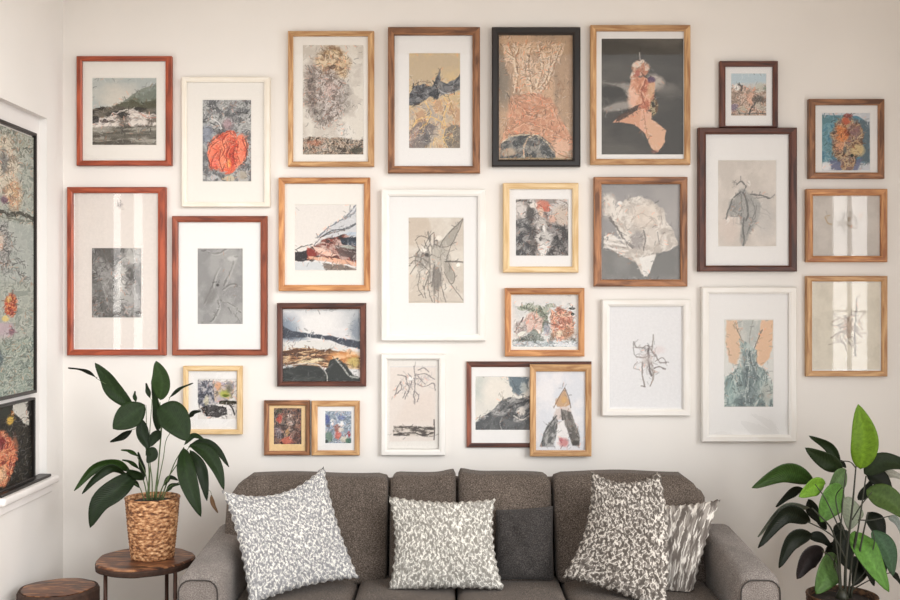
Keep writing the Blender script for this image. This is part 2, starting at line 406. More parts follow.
def picture(label, box, fw, wood, art, mat='mat_white', depth=0.03, off=0.0, tone=(.9, .97, .95, 1.06), inkmat='ink', group='framed pictures on the gallery wall', glass=True):
    """box = outer pixels of the frame, fw = widths (left, top, right, bottom) of the moulding in pixels"""
    d = CAMD-off-depth*0.9; x0, y0, x1, y1 = box
    if isinstance(fw, (int, float)): fw = (fw,)*4
    root = thing('framed_picture', label, 'picture', P((x0+x1)/2, y1, d)*1.0, group)
    root.location.y = -off
    def R(a, b, c, e, y):
        q = [P(a, b, d), P(c, b, d), P(c, e, d), P(a, e, d)]
        for p in q: p.y = y
        return q
    y = -off
    out = R(x0, y0, x1, y1, y-0.001); inn = R(x0+fw[0], y0+fw[1], x1-fw[2], y1-fw[3], y-0.001)
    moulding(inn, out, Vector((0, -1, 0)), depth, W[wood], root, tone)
    yi = y-depth*0.45
    def tw(X, Y):
        return np.stack([(X-450)/F*d, np.full(X.shape, yi), CAMZ-(Y-300)/F*d], -1)
    ax0, ay0, ax1, ay1 = art.box; ix0, iy0, ix1, iy1 = x0+fw[0]-0.6, y0+fw[1]-0.6, x1-fw[2]+0.6, y1-fw[3]+0.6
    full = ax0 <= ix0+1.2 and ay0 <= iy0+1.2 and ax1 >= ix1-1.2 and ay1 >= iy1-1.2
    if not full:
        ym = yi-0.0025; a = R(ix0, iy0, ix1, iy1, ym); b = R(ax0, ay0, ax1, ay1, ym); c = R(ax0+0.5, ay0+0.5, ax1-0.5, ay1-0.5, yi-0.0004)
        V = a+b+c; Fc = [(i, (i+1) % 4, 4+(i+1) % 4, 4+i) for i in range(4)]+[(4+i, 4+(i+1) % 4, 8+(i+1) % 4, 8+i) for i in range(4)]
        recalc(mesh_obj('mat_board', V, Fc, M[mat], root))
    art.mesh('artwork', tw, M[inkmat], root)
    # backing board closes the frame to the wall
    q = R(ix0, iy0, ix1, iy1, 0); g = G(); g.box(q[0].x, q[1].x, y-0.006, y-0.001, q[2].z, q[0].z); g.build('backing_board', M['mat_cream'], root)
    if glass:
        q = R(ix0, iy0, ix1, iy1, y-depth*0.62); mesh_obj('glass_pane', q, [(0, 1, 2, 3)], M['glass'], root)
    return root
# ------------------------------------------------------------------ the pictures
def coast():
    a = Art((91, 77, 156, 145), (196, 196, 190), det=0.6)
    a.tex([(178, 184, 182), (205, 203, 194)], 20, sx=2)
    a.blob(120, 96, 18, 10, (212, 206, 196), .7, 1, 4)
    hill = a.pm([(110, 108), (122, 101), (133, 93), (144, 87), (157, 83), (157, 116), (110, 112)], 1.2, 1.5)
    a.tex([(90, 92, 76), (120, 126, 112), (140, 146, 138)], 6, hill, sx=2, ang=.4)
    a.poly([(134, 95), (157, 84), (157, 98), (142, 102)], (138, 148, 142), .6, 3, 2)
    a.poly([(112, 106), (128, 99), (140, 104), (157, 98), (157, 112), (112, 112)], (74, 72, 54), .7, 2, 3)
    low = a.pm([(90, 108), (112, 106), (157, 108), (157, 122), (90, 124)], 1, 2)
    a.tex([(52, 48, 44), (86, 82, 72), (112, 106, 96)], 4, low, sx=2.5)
    a.tex([(120, 112, 104), (206, 196, 188), (226, 218, 210)], 4, a.pm([(90, 121), (112, 114), (132, 109), (157, 114), (157, 128), (90, 130)], 1.5, 3), sx=2.4, ang=-.2)
    a.line([(100, 122), (116, 112), (134, 110), (150, 118)], (228, 220, 214), 1.5, .8, wob=3)
    a.line([(138, 112), (146, 117), (156, 117)], (190, 140, 128), 1.2, .8)
    a.blob(122, 114, 4, 3, (46, 44, 42), .9); a.blob(94, 119, 5, 4, (40, 38, 38), .8); a.blob(103, 121, 4, 2, (70, 58, 54), .8)
    sea = a.pm([(90, 127), (157, 125), (157, 146), (90, 146)], 2, 1)
    a.tex([(84, 80, 72), (122, 118, 108), (158, 154, 144)], 4, sea, sx=5, sy=.7)
    a.poly([(91, 131), (130, 133), (156, 130), (156, 136), (120, 138), (91, 137)], (80, 76, 68), .6, 2, 2)
    return a
def grey_study():
    a = Art((91, 248, 140.5, 317.5), (140, 138, 136))
    a.tex([(96, 94, 92), (138, 136, 134), (172, 170, 167)], 9, sy=2.2, warp=.7)
    a.tex([(106, 104, 102), (150, 148, 146)], 4, a.bm(103, 285, 12, 28, .6), .7, warp=1)
    a.blob(120, 278, 5, 16, (206, 204, 200), .8, .6, 4); a.blob(132, 260, 6, 5, (198, 196, 192), .7, .8, 3)
    a.blob(118, 300, 3, 12, (188, 186, 182), .6, .6, 3); a.veins((92, 90, 90), 12, 1, .6, .02, sy=2)
    a.blob(118, 259, 2, 1.6, (48, 46, 46), .9, .5, 1); a.blob(133, 296, 6, 14, (170, 168, 166), .6, .7, 3)
    a.line([(92, 250), (96, 280), (93, 315)], (100, 98, 96), 1, .5, wob=2)
    return a
def full_grey_study():
    b = grey_study(); a = Art((73, 193, 158.5, 348.5), (228, 220, 214), det=0)
    a.scrib(118, 203, 4, 6, 14, (110, 100, 98), .6, .7, 1.4, .5); a.scrib(120, 218, 4, 5, 4, (190, 176, 166), .6, .5)
    return a, b
def orange_flower():
    a = Art((201.5, 99, 251, 181.5), (138, 138, 138), det=0.7)
    a.tex([(104, 104, 106), (150, 150, 150), (178, 178, 176)], 5, warp=1)
    top = a.pm([(200, 98), (252, 98), (252, 132), (200, 132)], 6, 3)
    a.veins((212, 212, 210), 7, top, .9, .03); a.veins((70, 70, 72), 6, top, .7, .018); a.veins((90, 96, 92), 9, top, .7, .02)
    a.line([(209, 122), (215, 125), (219, 129)], (60, 62, 62), 1.2, .9); a.line([(211, 118), (218, 122), (221, 128)], (222, 222, 220), 1.4, .9); a.line([(234, 112), (240, 112), (247, 113)], (62, 62, 62), 1.3, .8)
    a.blob(206, 134, 6, 9, (128, 138, 160), .6, .8, 3); a.blob(227, 124, 5, 5, (186, 150, 156), .7, .8)
    ms = np.maximum.reduce([a.bm(226, 152, 18, 20, .1, 4, 8), a.bm(215, 160, 8, 10, .2, 2), a.bm(229, 137, 7, 7, .2, 2), a.bm(240, 148, 7, 14, .2, 3)])
    a.tex([(206, 84, 58), (230, 110, 80), (238, 134, 102)], 6, ms, sy=1.5, warp=.6)
    a.veins((176, 60, 42), 9, ms, .8, .022, sy=2); a.blob(222, 152, 3, 12, (244, 152, 112), .5, .6); a.blob(214, 163, 4, 5, (238, 110, 96), .7, .5)
    a.blob(232, 160, 2, 8, (190, 56, 40), .6, .8, 1); a.blob(228, 163, 2.5, 4, (246, 176, 84), .8, .8, 1); a.blob(229, 171, 5, 3, (226, 100, 66), .8, .4)
    for p in ([(211, 146), (217, 141), (224, 140), (227, 147)], [(227, 134), (222, 140), (224, 150), (218, 160)], [(232, 136), (238, 142), (236, 152), (240, 162)], [(216, 152), (212, 158), (211, 166), (216, 169)], [(220, 150), (219, 162), (223, 171)], [(229, 146), (226, 154), (227, 168)], [(234, 146), (233, 158), (236, 166)], [(242, 140), (246, 150), (243, 160)], [(226, 140), (232, 142), (236, 140)], [(222, 134), (229, 131), (234, 136)]):
        a.line(p, (150, 44, 30), 1.3, .75, wob=1); a.line([(x+1.3, y+.5) for x, y in p], (248, 160, 124), 1.1, .7, wob=1)
    for p in ([(207, 150), (209, 142), (215, 137), (221, 132)], [(208, 160), (210, 168), (216, 171)], [(244, 138), (247, 148), (245, 160), (240, 166)]): a.line(p, (84, 62, 58), 1.6, .8, wob=1.5)
    a.blob(213, 177, 4, 3, (206, 208, 210), .8, .5); a.blob(228, 178, 6, 3, (206, 192, 160), .8, .6, 3); a.blob(242, 174, 5, 4, (176, 160, 138), .6, .6, 3)
    return a
def silver_relief():
    a = Art((196.5, 248, 242.5, 324.5), (154, 153, 151), det=0.2)
    a.tex([(142, 141, 140), (162, 161, 159)], 12, warp=.6)
    for p in ([(204, 250), (214, 254), (226, 249)], [(230, 256), (233, 262), (228, 275), (223, 286)], [(216, 270), (213, 282), (207, 296), (203, 304)],
              [(219, 268), (214, 276), (212, 288)], [(217, 300), (218, 308), (213, 318), (210, 322)], [(222, 290), (232, 284), (241, 288)], [(220, 300), (232, 306), (241, 312)], [(228, 308), (236, 316), (240, 322)]):
        a.line(p, (112, 110, 108), 1.4, .8, wob=1.2); a.line([(x+1.4, y+.8) for x, y in p], (190, 189, 186), 1.1, .6, wob=1.2)
    a.blob(210, 297, 5, 9, (126, 124, 122), .8, .6, 2, ang=.5); a.blob(214, 265, 6, 12, (174, 173, 171), .6, .8); a.blob(228, 262, 6, 14, (166, 165, 163), .5, .8, 3, ang=.3)
    a.blob(232, 258, 4, 3, (196, 195, 192), .8, .6, 2); a.blob(217, 285, 1.5, 1.3, (66, 64, 64), 1, .5, .5); a.veins((178, 177, 175), 9, a.bm(230, 305, 14, 18, .5), .6, .02)
    return a
def tan_cloud():
    a = Art((302, 44, 363.5, 154.5), (216, 208, 198), det=0.8)
    a.tex([(206, 198, 188), (224, 218, 208)], 10, warp=.6)
    m1 = a.bm(330, 66, 17, 20, .35, 6, 9); a.tex([(150, 120, 92), (204, 176, 140), (222, 200, 168)], 4, m1, warp=.8)
    m2 = np.maximum(a.bm(326, 98, 20, 26, .35, 7, 9), a.bm(315, 86, 10, 20, .4, 4, 7))
    a.tex([(126, 112, 104), (182, 168, 160), (216, 206, 200), (166, 156, 150)], 3.2, m2, .95, warp=1)
    a.tex([(96, 84, 78), (168, 150, 138)], 2.6, a.bm(310, 88, 6, 22, .8, 5), .75); a.tex([(96, 90, 84), (168, 160, 150)], 2.6, a.bm(319, 114, 6, 9, .8, 4), .7)
    a.tex([(140, 132, 124), (196, 190, 184)], 3, a.bm(346, 98, 6, 15, .8, 4), .6); a.veins((112, 96, 84), 6, np.maximum(m1, m2), .6, .02)
    a.blob(332, 66, 4, 2, (92, 66, 48), .8, .6, 2); a.line([(320, 74), (328, 72), (338, 74), (346, 70)], (126, 92, 66), 1.2, .6, wob=2)
    a.line([(326, 47), (334, 52), (342, 54)], (126, 112, 100), 1.4, .6, wob=2)
    a.blob(330, 88, 6, 6, (216, 186, 176), .6, .8); a.blob(344, 132, 8, 8, (232, 228, 222), .7, .8, 4); a.veins((166, 158, 150), 6, a.bm(342, 130, 12, 9, .5), .8, .03)
    bt = a.pm([(300, 138), (320, 137), (345, 139), (366, 138), (366, 156), (300, 156)], 2, 3)
    a.tex([(74, 62, 50), (140, 118, 98), (196, 178, 160), (120, 112, 100)], 2.8, bt, warp=.8)
    a.blob(314, 142, 8, 3, (190, 116, 84), .6, .8, 3); a.blob(356, 150, 6, 3, (60, 58, 44), .8, .6, 2); a.blob(324, 147, 4, 3, (220, 208, 198), .7, .6, 3)
    return a
def slope():
    a = Art((294, 204, 356.5, 271), (228, 223, 218), det=0.5)
    a.poly([(294, 258), (312, 248), (320, 236), (330, 228), (340, 220), (347, 212), (357, 203), (357, 271), (294, 271)], (226, 222, 220), 1, 1.5)
    a.poly([(320, 236), (334, 222), (344, 219), (356, 206), (357, 236), (330, 240)], (200, 202, 206), .8, 1.5, 2)
    for p, w, c in [([(317, 238), (328, 227), (340, 221), (348, 214), (357, 203)], 1.4, (110, 116, 126)), ([(322, 236), (334, 230), (346, 229), (356, 223)], 2, (78, 82, 88)),
                    ([(310, 250), (318, 240), (330, 233), (345, 230)], 1.2, (92, 84, 82)), ([(344, 218), (352, 214), (357, 208)], 2.5, (140, 146, 152)), ([(294, 250), (304, 246), (312, 244)], 1.6, (86, 88, 86))]:
        a.line(p, c, w, .85, wob=1.5)
    a.tex([(50, 30, 30), (128, 66, 54), (190, 160, 150)], 3.5, a.pm([(306, 250), (322, 240), (344, 234), (357, 240), (357, 266), (330, 262), (306, 256)], 1, 2), sx=2.4, ang=.3, warp=.4)
    a.tex([(28, 34, 44), (60, 72, 86)], 4, a.pm([(340, 238), (357, 237), (357, 247), (342, 244)], 1, 1), sx=2)
    a.blob(352, 234, 7, 2.2, (182, 196, 210), .9, .4, 1.5)
    a.poly([(294, 252), (308, 250), (322, 258), (310, 261), (294, 261)], (34, 28, 30), .95, 1, 1.5); a.poly([(306, 247), (320, 252), (317, 256), (307, 258)], (150, 52, 40), .9, 1.5, 2)
    a.poly([(311, 246), (322, 248), (336, 255), (332, 257), (318, 253)], (232, 196, 178), .95, 1, 1.5); a.poly([(308, 256), (324, 256), (344, 260), (357, 262), (357, 266), (330, 262), (310, 259)], (226, 178, 150), .95, 1, 1.5)
    a.poly([(334, 244), (350, 248), (357, 252), (357, 260), (340, 256)], (92, 76, 72), .8, 1.5, 2); a.veins((226, 220, 216), 7, a.pm([(312, 238), (357, 234), (357, 268), (312, 262)], 2), .7, .018, sx=2.5, ang=.3)
    a.blob(348, 247, 8, 1.4, (176, 190, 182), .8, .5, 1, ang=.15)
    a.poly([(294, 262), (320, 262), (324, 270), (294, 270)], (206, 210, 212), .9, 1, 1); a.poly([(322, 263), (340, 264), (357, 269), (357, 271), (324, 270)], (116, 102, 92), .9, 1, 1.5)
    a.poly([(293, 270), (357, 270), (357, 272), (293, 272)], (228, 223, 218), 1, .5)
    return a
def lake():
    a = Art((282.5, 309, 360, 382), (208, 208, 208), det=0.5)
    a.tex([(196, 198, 200), (226, 224, 224)], 20, sx=2)
    a.blob(288, 328, 12, 13, (120, 134, 150), .85, .9, 3); a.blob(358, 330, 7, 14, (124, 134, 146), .8, 1, 3); a.blob(320, 322, 22, 12, (232, 230, 228), .9, 1, 2)
    a.poly([(282, 326), (292, 331), (310, 334), (330, 336), (350, 340), (361, 342), (361, 349), (345, 346), (328, 340), (308, 337), (292, 340), (282, 339)], (62, 68, 80), 1, 1.2, 1)
    a.blob(296, 339, 12, 1.6, (130, 140, 152), .7, .8, 1); a.poly([(282, 343), (300, 341), (322, 340), (345, 347), (361, 352), (361, 360), (282, 352)], (220, 218, 214), 1, 1.4, 1)
    a.tex([(90, 56, 36), (176, 132, 92), (222, 196, 160), (128, 92, 62)], 3.5, a.pm([(282, 350), (300, 348), (330, 350), (361, 356), (361, 370), (282, 366)], 1.2, 2), sx=4, sy=.8)
    a.tex([(210, 140, 80), (236, 196, 150)], 3, a.bm(342, 357, 16, 6, .5, 3), .85, sx=2); a.blob(354, 362, 7, 5, (190, 172, 92), .7, .7, 2); a.line([(284, 354), (300, 356), (318, 352), (330, 350)], (60, 40, 34), 1.4, .8, wob=1.5)
    a.line([(282, 366), (300, 361), (318, 358), (328, 361)], (72, 54, 42), 1.3, .8, wob=1.5); a.blob(312, 361, 12, 2, (232, 218, 180), .9, .5, 2, ang=-.1)
    a.poly([(282, 369), (300, 365), (318, 366), (325, 372), (330, 360), (338, 358), (346, 366), (352, 374), (361, 378), (361, 384), (282, 384)], (46, 50, 48), 1, 1.2, 1)
    a.line([(282, 367), (300, 364), (318, 365), (326, 374), (327, 381)], (206, 202, 196), 1.2, .9); a.line([(336, 360), (343, 368), (349, 376), (358, 378)], (190, 192, 186), 2, .85)
    a.tex([(40, 42, 42), (84, 88, 84)], 4, a.pm([(284, 370), (324, 370), (324, 382), (284, 382)], 2), .6, sx=2)
    return a
def plant_print():
    a = Art((196.5, 379, 237.5, 420), (230, 226, 222), det=0.6)
    a.tex([(80, 82, 92), (140, 140, 150), (190, 186, 188)], 3.5, a.pm([(197, 381), (214, 381), (216, 402), (204, 408), (198, 404)], 1.2, 1.5), warp=.8)
    a.tex([(150, 140, 130), (212, 192, 172), (190, 180, 190)], 4, a.pm([(212, 381), (234, 382), (232, 398), (214, 404)], 1.2, 1.5), warp=.6)
    a.blob(217, 386, 2.5, 4, (226, 168, 128), .8, .7); a.blob(224, 394, 5, 4, (182, 188, 92), .85, .7); a.blob(225, 396, 3.5, 1.5, (92, 108, 40), .9, .6, 1)
    a.blob(229, 388, 4, 5, (100, 100, 92), .6, .8); a.blob(206, 401, 3, 5, (216, 206, 170), .7, .6)
    a.poly([(218, 401), (226, 400), (236, 402), (236, 404), (228, 405), (218, 404)], (58, 56, 44), .95, .8, 1)
    a.poly([(198, 409), (204, 406), (212, 405), (226, 408), (226, 415), (218, 418), (206, 417)], (48, 44, 44), .95, .8, 1.5)
    a.veins((210, 208, 204), 5, a.bm(213, 412, 14, 6, .4), .9, .03); a.veins((60, 58, 62), 5, a.bm(206, 394, 9, 12, .4), .8, .025)
    a.line([(229, 405), (232, 409), (234, 415)], (58, 56, 56), 2, .9)
    return a
def small_warm():
    a = Art((273, 408, 301.5, 445), (110, 84, 72))
    a.tex([(48, 38, 38), (110, 72, 60), (150, 112, 92), (88, 66, 62)], 3, warp=.8); a.tex([(60, 44, 40), (206, 180, 160)], 3, a.bm(286, 426, 11, 12, .8), .6)
    a.blob(279, 419, 2.5, 4, (190, 66, 50), .8, .6, 1.5); a.blob(287, 441, 6, 4, (210, 108, 84), .8, .6, 2); a.blob(289, 416, 2, 2, (230, 214, 204), .9, .5, 1); a.blob(278, 432, 4, 5, (150, 138, 150), .6, .7)
    a.blob(278, 411, 3.5, 2, (72, 76, 60), .8, .6, 1); a.blob(287, 433, 2, 3, (200, 160, 110), .8, .6, 1); a.blob(297, 436, 4, 7, (92, 54, 42), .7, .8); a.veins((38, 30, 32), 5, 1, .6, .02); a.blob(292, 423, 2.5, 2, (196, 186, 180), .7, .6, 1)
    return a
def small_blue():
    a = Art((324.5, 411, 351.5, 444), (176, 184, 196))
    a.tex([(150, 164, 186), (196, 204, 212), (132, 146, 160)], 4, warp=.8); a.blob(327, 420, 3, 5, (70, 84, 142), .85, .6, 1.5); a.blob(332, 422, 2, 3, (240, 238, 236), .9, .5, 1); a.blob(342, 424, 2, 3, (244, 242, 240), .9, .5, 1)
    a.blob(341, 418, 4, 2.5, (110, 124, 176), .7, .6, 1.5); a.blob(329, 437, 4, 5, (104, 130, 112), .85, .6, 2); a.blob(326, 442, 2, 2, (40, 56, 48), .9, .6, 1); a.blob(337, 429, 3, 4, (156, 84, 68), .8, .6, 2)
    a.blob(338, 436, 3, 4, (214, 104, 84), .85, .6, 1.5); a.blob(341, 430, 3, 2, (226, 214, 200), .8, .5, 1); a.blob(344, 440, 4, 3, (220, 208, 186), .8, .6, 1.5); a.blob(349, 434, 1.6, 3, (176, 64, 70), .8, .5, 1)
    a.blob(348, 441, 3, 2.5, (70, 110, 92), .8, .6, 1); a.veins((96, 100, 116), 5, 1, .5, .02); a.blob(328, 426, 2, 1.4, (60, 60, 76), .7, .6, 1)
    return a
def bull():
    a = Art((408.5, 52, 460.5, 148), (206, 182, 140), det=0.8)
    a.tex([(216, 190, 144), (198, 178, 148)], 20)
    low = a.pm([(408, 108), (425, 100), (450, 98), (461, 104), (461, 150), (408, 150)], 3, 3)
    a.tex([(196, 160, 128), (214, 190, 156), (184, 170, 156)], 6, low, sy=1.5, warp=.8)
    dk = a.pm([(409, 93), (414, 85), (424, 83), (431, 86), (435, 80), (440, 69), (441, 80), (446, 83), (455, 79), (460.5, 73), (460.5, 88), (450, 92), (442, 94), (436, 99), (430, 96), (424, 100), (414, 106), (408, 104)], 1, 1.5)
    a.tex([(58, 58, 62), (96, 96, 100), (122, 122, 124)], 5, dk, sx=1.5, warp=.5); a.line([(436, 84), (440, 90), (448, 93), (460, 89)], (186, 186, 186), 1.4, .8); a.line([(434, 82), (438, 90), (434, 98)], (44, 44, 48), 1.4, .9)
    a.line([(444, 83), (452, 84), (460, 76)], (60, 62, 66), 1.6, .9); a.blob(440, 84, 3, 4, (150, 146, 142), .6, .6); a.line([(412, 86), (420, 81), (430, 82)], (140, 116, 92), 1.4, .8)
    a.poly([(408, 132), (416, 124), (426, 120), (434, 126), (432, 140), (424, 149), (408, 149)], (128, 120, 118), .9, 2, 3); a.poly([(444, 130), (452, 124), (461, 124), (461, 149), (444, 147)], (130, 120, 108), .95, 1.5, 2)
    a.blob(426, 137, 4, 8, (94, 92, 94), .8, .8, 3); a.blob(415, 134, 3, 10, (176, 150, 140), .7, .7, 2, ang=.5); a.veins((240, 204, 140), 9, low, .8, .022, sy=1.8); a.veins((244, 226, 196), 7, low, .6, .016, sy=1.6)
    for p in ([(424, 100), (430, 110), (427, 122), (420, 128)], [(444, 96), (448, 104), (444, 114), (446, 128)], [(412, 126), (420, 118), (432, 116), (446, 126)], [(444, 128), (443, 138), (447, 147)]): a.line(p, (232, 196, 128), 1.4, .8, wob=1.5)
    a.line([(448, 96), (451, 104), (448, 112)], (160, 132, 96), 1, .7)
    return a
def beige_tangle():
    a = Art((408, 217, 464, 303.5), (214, 205, 192), det=0.3)
    a.tex([(206, 196, 184), (220, 213, 202)], 16); a.blob(415, 228, 15, 18, (200, 186, 170), .8, .15, 1); a.blob(413, 290, 12, 16, (204, 192, 178), .6, .3, 2)
    D = (104, 98, 92)
    a.poly([(436, 245), (444, 238), (452, 228), (463, 219), (458, 230), (452, 246), (444, 246)], (168, 162, 152), .95, 1, 1.5)
    for x0, y0, x1, y1 in [(428, 232, 434, 284), (430, 236, 422, 270), (434, 234, 432, 286), (437, 240, 440, 262), (424, 240, 430, 268)]: a.line([(x0, y0), ((x0+x1)/2+2, (y0+y1)/2), (x1, y1)], (112, 106, 100), 1.5, .8, wob=1.5)
    a.blob(440, 254, 9, 12, (186, 180, 170), .9, .4, 2); a.blob(436, 278, 6, 12, (126, 120, 114), .85, .6, 2); a.blob(449, 272, 4, 11, (164, 158, 148), .9, .4, 1.5, ang=-.4); a.blob(423, 260, 7, 9, (156, 150, 142), .8, .5, 2)
    for p in ([(463, 219), (452, 230), (443, 240), (440, 246)], [(463, 219), (458, 232), (450, 248), (446, 262)], [(434, 232), (430, 236), (424, 248), (420, 262)], [(409, 258), (418, 256), (428, 262)], [(409, 266), (416, 260), (426, 268)],
              [(410, 274), (418, 264), (428, 270), (426, 274)], [(434, 244), (444, 247), (456, 242)], [(430, 268), (428, 286), (432, 302)], [(440, 272), (442, 288), (446, 302)], [(448, 262), (455, 276), (451, 284), (444, 272)], [(451, 284), (463, 300)],
              [(420, 272), (418, 288), (424, 297)], [(428, 276), (424, 290), (426, 298)], [(434, 286), (434, 303)], [(438, 284), (438, 303)], [(415, 240), (420, 236), (428, 238)], [(416, 242), (420, 250), (426, 256)], [(447, 261), (456, 261), (463, 262)]): a.line(p, D, 1.1, .75, wob=.8)
    a.line([(445, 261.5), (463, 262)], (70, 66, 62), 1, .9); a.blob(458, 265, 2, 2, (248, 244, 236), .9, .6, .5); a.blob(423, 250, 3, 2, (240, 236, 228), .9, .6, .8); a.blob(439, 238, 3, 2.4, (236, 230, 220), .9, .6, .8); a.blob(427, 255, 2, 2, (60, 56, 54), .8, .6, 1)
    a.scrib(432, 262, 18, 22, 44, (110, 104, 96), .6, .6, 1.5, .35); a.scrib(430, 262, 10, 16, 6, (232, 228, 220), .9, .7, 1.5, .4)
    a.line([(409, 302), (430, 301), (463, 302)], (170, 162, 150), .8, .6)
    return a
def sketch_bars():
    a = Art((386.5, 360, 438.5, 449), (232, 228, 222), det=0.2)
    a.poly([(390, 367), (436, 366), (435, 441), (389, 442)], (226, 216, 208), .9, 1.5, 1); a.line([(390, 367), (436, 367)], (206, 208, 214), 1, .6)
    a.poly([(406, 400), (434, 390), (434, 424), (394, 424)], (224, 210, 200), .5, 6)
    D = (96, 90, 92)
    for p in ([(397, 375), (404, 376), (411, 381), (410, 386)], [(401, 382), (397, 388), (395, 396)], [(400, 382), (402, 388), (397, 394)], [(414, 366), (415, 380), (414, 396), (415, 404)], [(406, 380), (409, 390), (405, 399)],
              [(415, 376), (424, 374), (434, 379)], [(417, 384), (424, 387), (433, 383), (435, 390)], [(418, 370), (424, 368), (428, 372)], [(405, 392), (403, 398)], [(416, 392), (419, 397), (417, 402)], [(408, 374), (412, 378), (417, 379)], [(416, 374), (425, 384)]):
        a.line(p, D, 1.1, .75, wob=1.2)
    a.scrib(406, 386, 9, 10, 24, (110, 104, 108), .6, .6, None, .35); a.scrib(424, 380, 10, 7, 14, (140, 134, 146), .6, .55, None, .35)
    a.blob(410, 379, 3, 2, (248, 246, 244), .9, .5, 1)
    bar = a.pm([(393, 426), (434, 427), (434, 437), (393, 436)], 1, 1)
    a.tex([(60, 52, 48), (150, 140, 130), (214, 204, 194)], 2.2, bar, .9, sx=2.5); a.line([(394, 428), (412, 427), (433, 430)], (66, 58, 54), 1.3, .85, wob=1); a.line([(394, 435), (412, 433), (424, 436), (433, 433)], (60, 52, 48), 1.5, .9, wob=1)
    a.line([(434, 420), (434.5, 430), (434, 440)], (60, 54, 52), 1.3, .9)
    return a
def copper_relief():
    a = Art((498.5, 34, 574, 160.5), (196, 162, 132))
    a.tex([(176, 150, 126), (206, 172, 142)], 14, sy=2, warp=.6)
    a.blob(504, 80, 7, 26, (140, 130, 116), .8, .8, 3); a.poly([(556, 36), (574, 36), (574, 140), (560, 100)], (186, 156, 128), .8, 5, 3)
    a.tex([(206, 172, 142), (232, 206, 180), (190, 160, 134)], 5, a.pm([(503, 44), (520, 42), (566, 42), (556, 66), (548, 88), (534, 98), (518, 92), (506, 66)], 2, 3), sy=2.2, warp=.5)
    a.tex([(206, 150, 120), (226, 174, 144), (196, 146, 116)], 8, a.pm([(510, 96), (530, 92), (552, 98), (562, 120), (574, 140), (574, 150), (500, 150), (508, 118)], 3, 3), .95, sx=1.6, warp=.6)
    for p in ([(518, 48), (514, 60), (517, 74), (514, 92)], [(530, 46), (527, 66), (532, 90)], [(538, 44), (542, 64), (536, 88)], [(560, 46), (554, 62), (548, 80), (540, 92)], [(506, 52), (514, 58), (516, 72)], [(550, 56), (546, 76), (538, 88)]):
        a.line(p, (236, 216, 192), 2, .8, wob=1.5); a.line([(x+1.8, y) for x, y in p], (146, 112, 84), 1, .7, wob=1.5)
    for p in ([(514, 98), (530, 93), (546, 99)], [(518, 104), (532, 110), (548, 106)], [(516, 118), (532, 112), (546, 118)], [(510, 130), (526, 122), (546, 126), (560, 134)], [(512, 100), (510, 118), (503, 138)], [(552, 104), (560, 122), (570, 142)], [(524, 108), (532, 116), (542, 112)]):
        a.line(p, (170, 118, 90), 1.1, .7, wob=2); a.line([(x, y+1.6) for x, y in p], (240, 198, 166), 1.1, .6, wob=2)
    a.veins((232, 198, 166), 12, 1, .5, .016, sy=2); a.veins((158, 118, 88), 14, 1, .45, .012, sy=2)
    d = a.pm([(501, 142), (510, 136), (522, 134), (534, 133), (546, 138), (556, 150), (556, 158), (500, 158)], 1, 1.5); a.tex([(72, 74, 74), (112, 112, 110), (150, 146, 138)], 6, d, warp=.6)
    a.line([(524, 158), (524, 148), (528, 138), (534, 134)], (214, 196, 170), 2, .85, wob=1); a.line([(502, 142), (512, 136), (526, 134), (540, 136), (554, 150)], (236, 216, 186), 1.4, .8, wob=1); a.blob(508, 152, 7, 4, (196, 174, 150), .8, .5)
    a.blob(562, 146, 9, 8, (226, 186, 160), .9, .5, 3); a.line([(548, 144), (560, 154), (573, 158)], (120, 86, 60), 1, .6); a.blob(536, 159, 38, 2, (176, 152, 110), .6, .6, 1)
    return a
def bust_print():
    a = Art((515.5, 198.5, 569, 256), (150, 146, 144))
    a.tex([(150, 142, 138), (206, 200, 196)], 8, warp=.5)
    a.tex([(66, 66, 68), (112, 110, 110), (150, 148, 146)], 5, a.pm([(515, 220), (532, 216), (536, 256), (515, 256)], 2, 2), .95, sx=1.6, warp=.7); a.tex([(60, 58, 58), (108, 104, 102), (144, 138, 136)], 4, a.pm([(546, 224), (570, 226), (570, 257), (544, 257)], 2, 2), .95, warp=.8)
    a.blob(522, 211, 6, 6, (216, 210, 206), .9, .6, 2); a.line([(516, 201), (524, 200), (532, 203)], (80, 78, 74), 2, .8, wob=1); a.blob(531, 214, 4, 10, (76, 72, 70), .85, .7, 2); a.tex([(60, 56, 56), (120, 112, 108)], 3, a.bm(534, 240, 4, 16, .6), .8)
    a.blob(562, 215, 8, 10, (206, 190, 176), .9, .6, 3); a.veins((130, 112, 100), 6, a.bm(560, 216, 9, 12, .5), .7, .02); a.blob(553, 219, 4, 4, (220, 176, 156), .8, .6, 2)
    a.blob(543, 205, 7, 5, (206, 126, 104), .9, .5, 2); a.blob(547, 209, 4, 3, (196, 108, 88), .8, .5, 2); a.blob(534, 205, 4, 2.5, (236, 228, 220), .9, .5, 1); a.blob(541, 212, 3, 5, (224, 192, 172), .9, .5, 1.5); a.blob(546, 216, 2.5, 3, (84, 58, 54), .7, .6, 1)
    a.blob(543, 226, 4, 10, (190, 184, 178), .95, .5, 2); a.blob(544, 238, 8, 8, (206, 202, 198), .95, .4, 2); a.blob(544, 250, 5, 7, (232, 228, 224), .95, .5, 2); a.blob(541, 238, 1.5, 2.5, (96, 92, 90), .8, .5, 1); a.blob(544, 228, 1.2, 4, (240, 238, 236), .8, .6, 1)
    a.veins((64, 60, 60), 8, a.bm(543, 235, 12, 24, .5), .7, .018, sy=1.6); a.blob(556, 238, 3, 2, (38, 36, 36), .9, .6, 1); a.line([(560, 200), (566, 202), (569, 206)], (120, 112, 106), 1.2, .6)
    return a
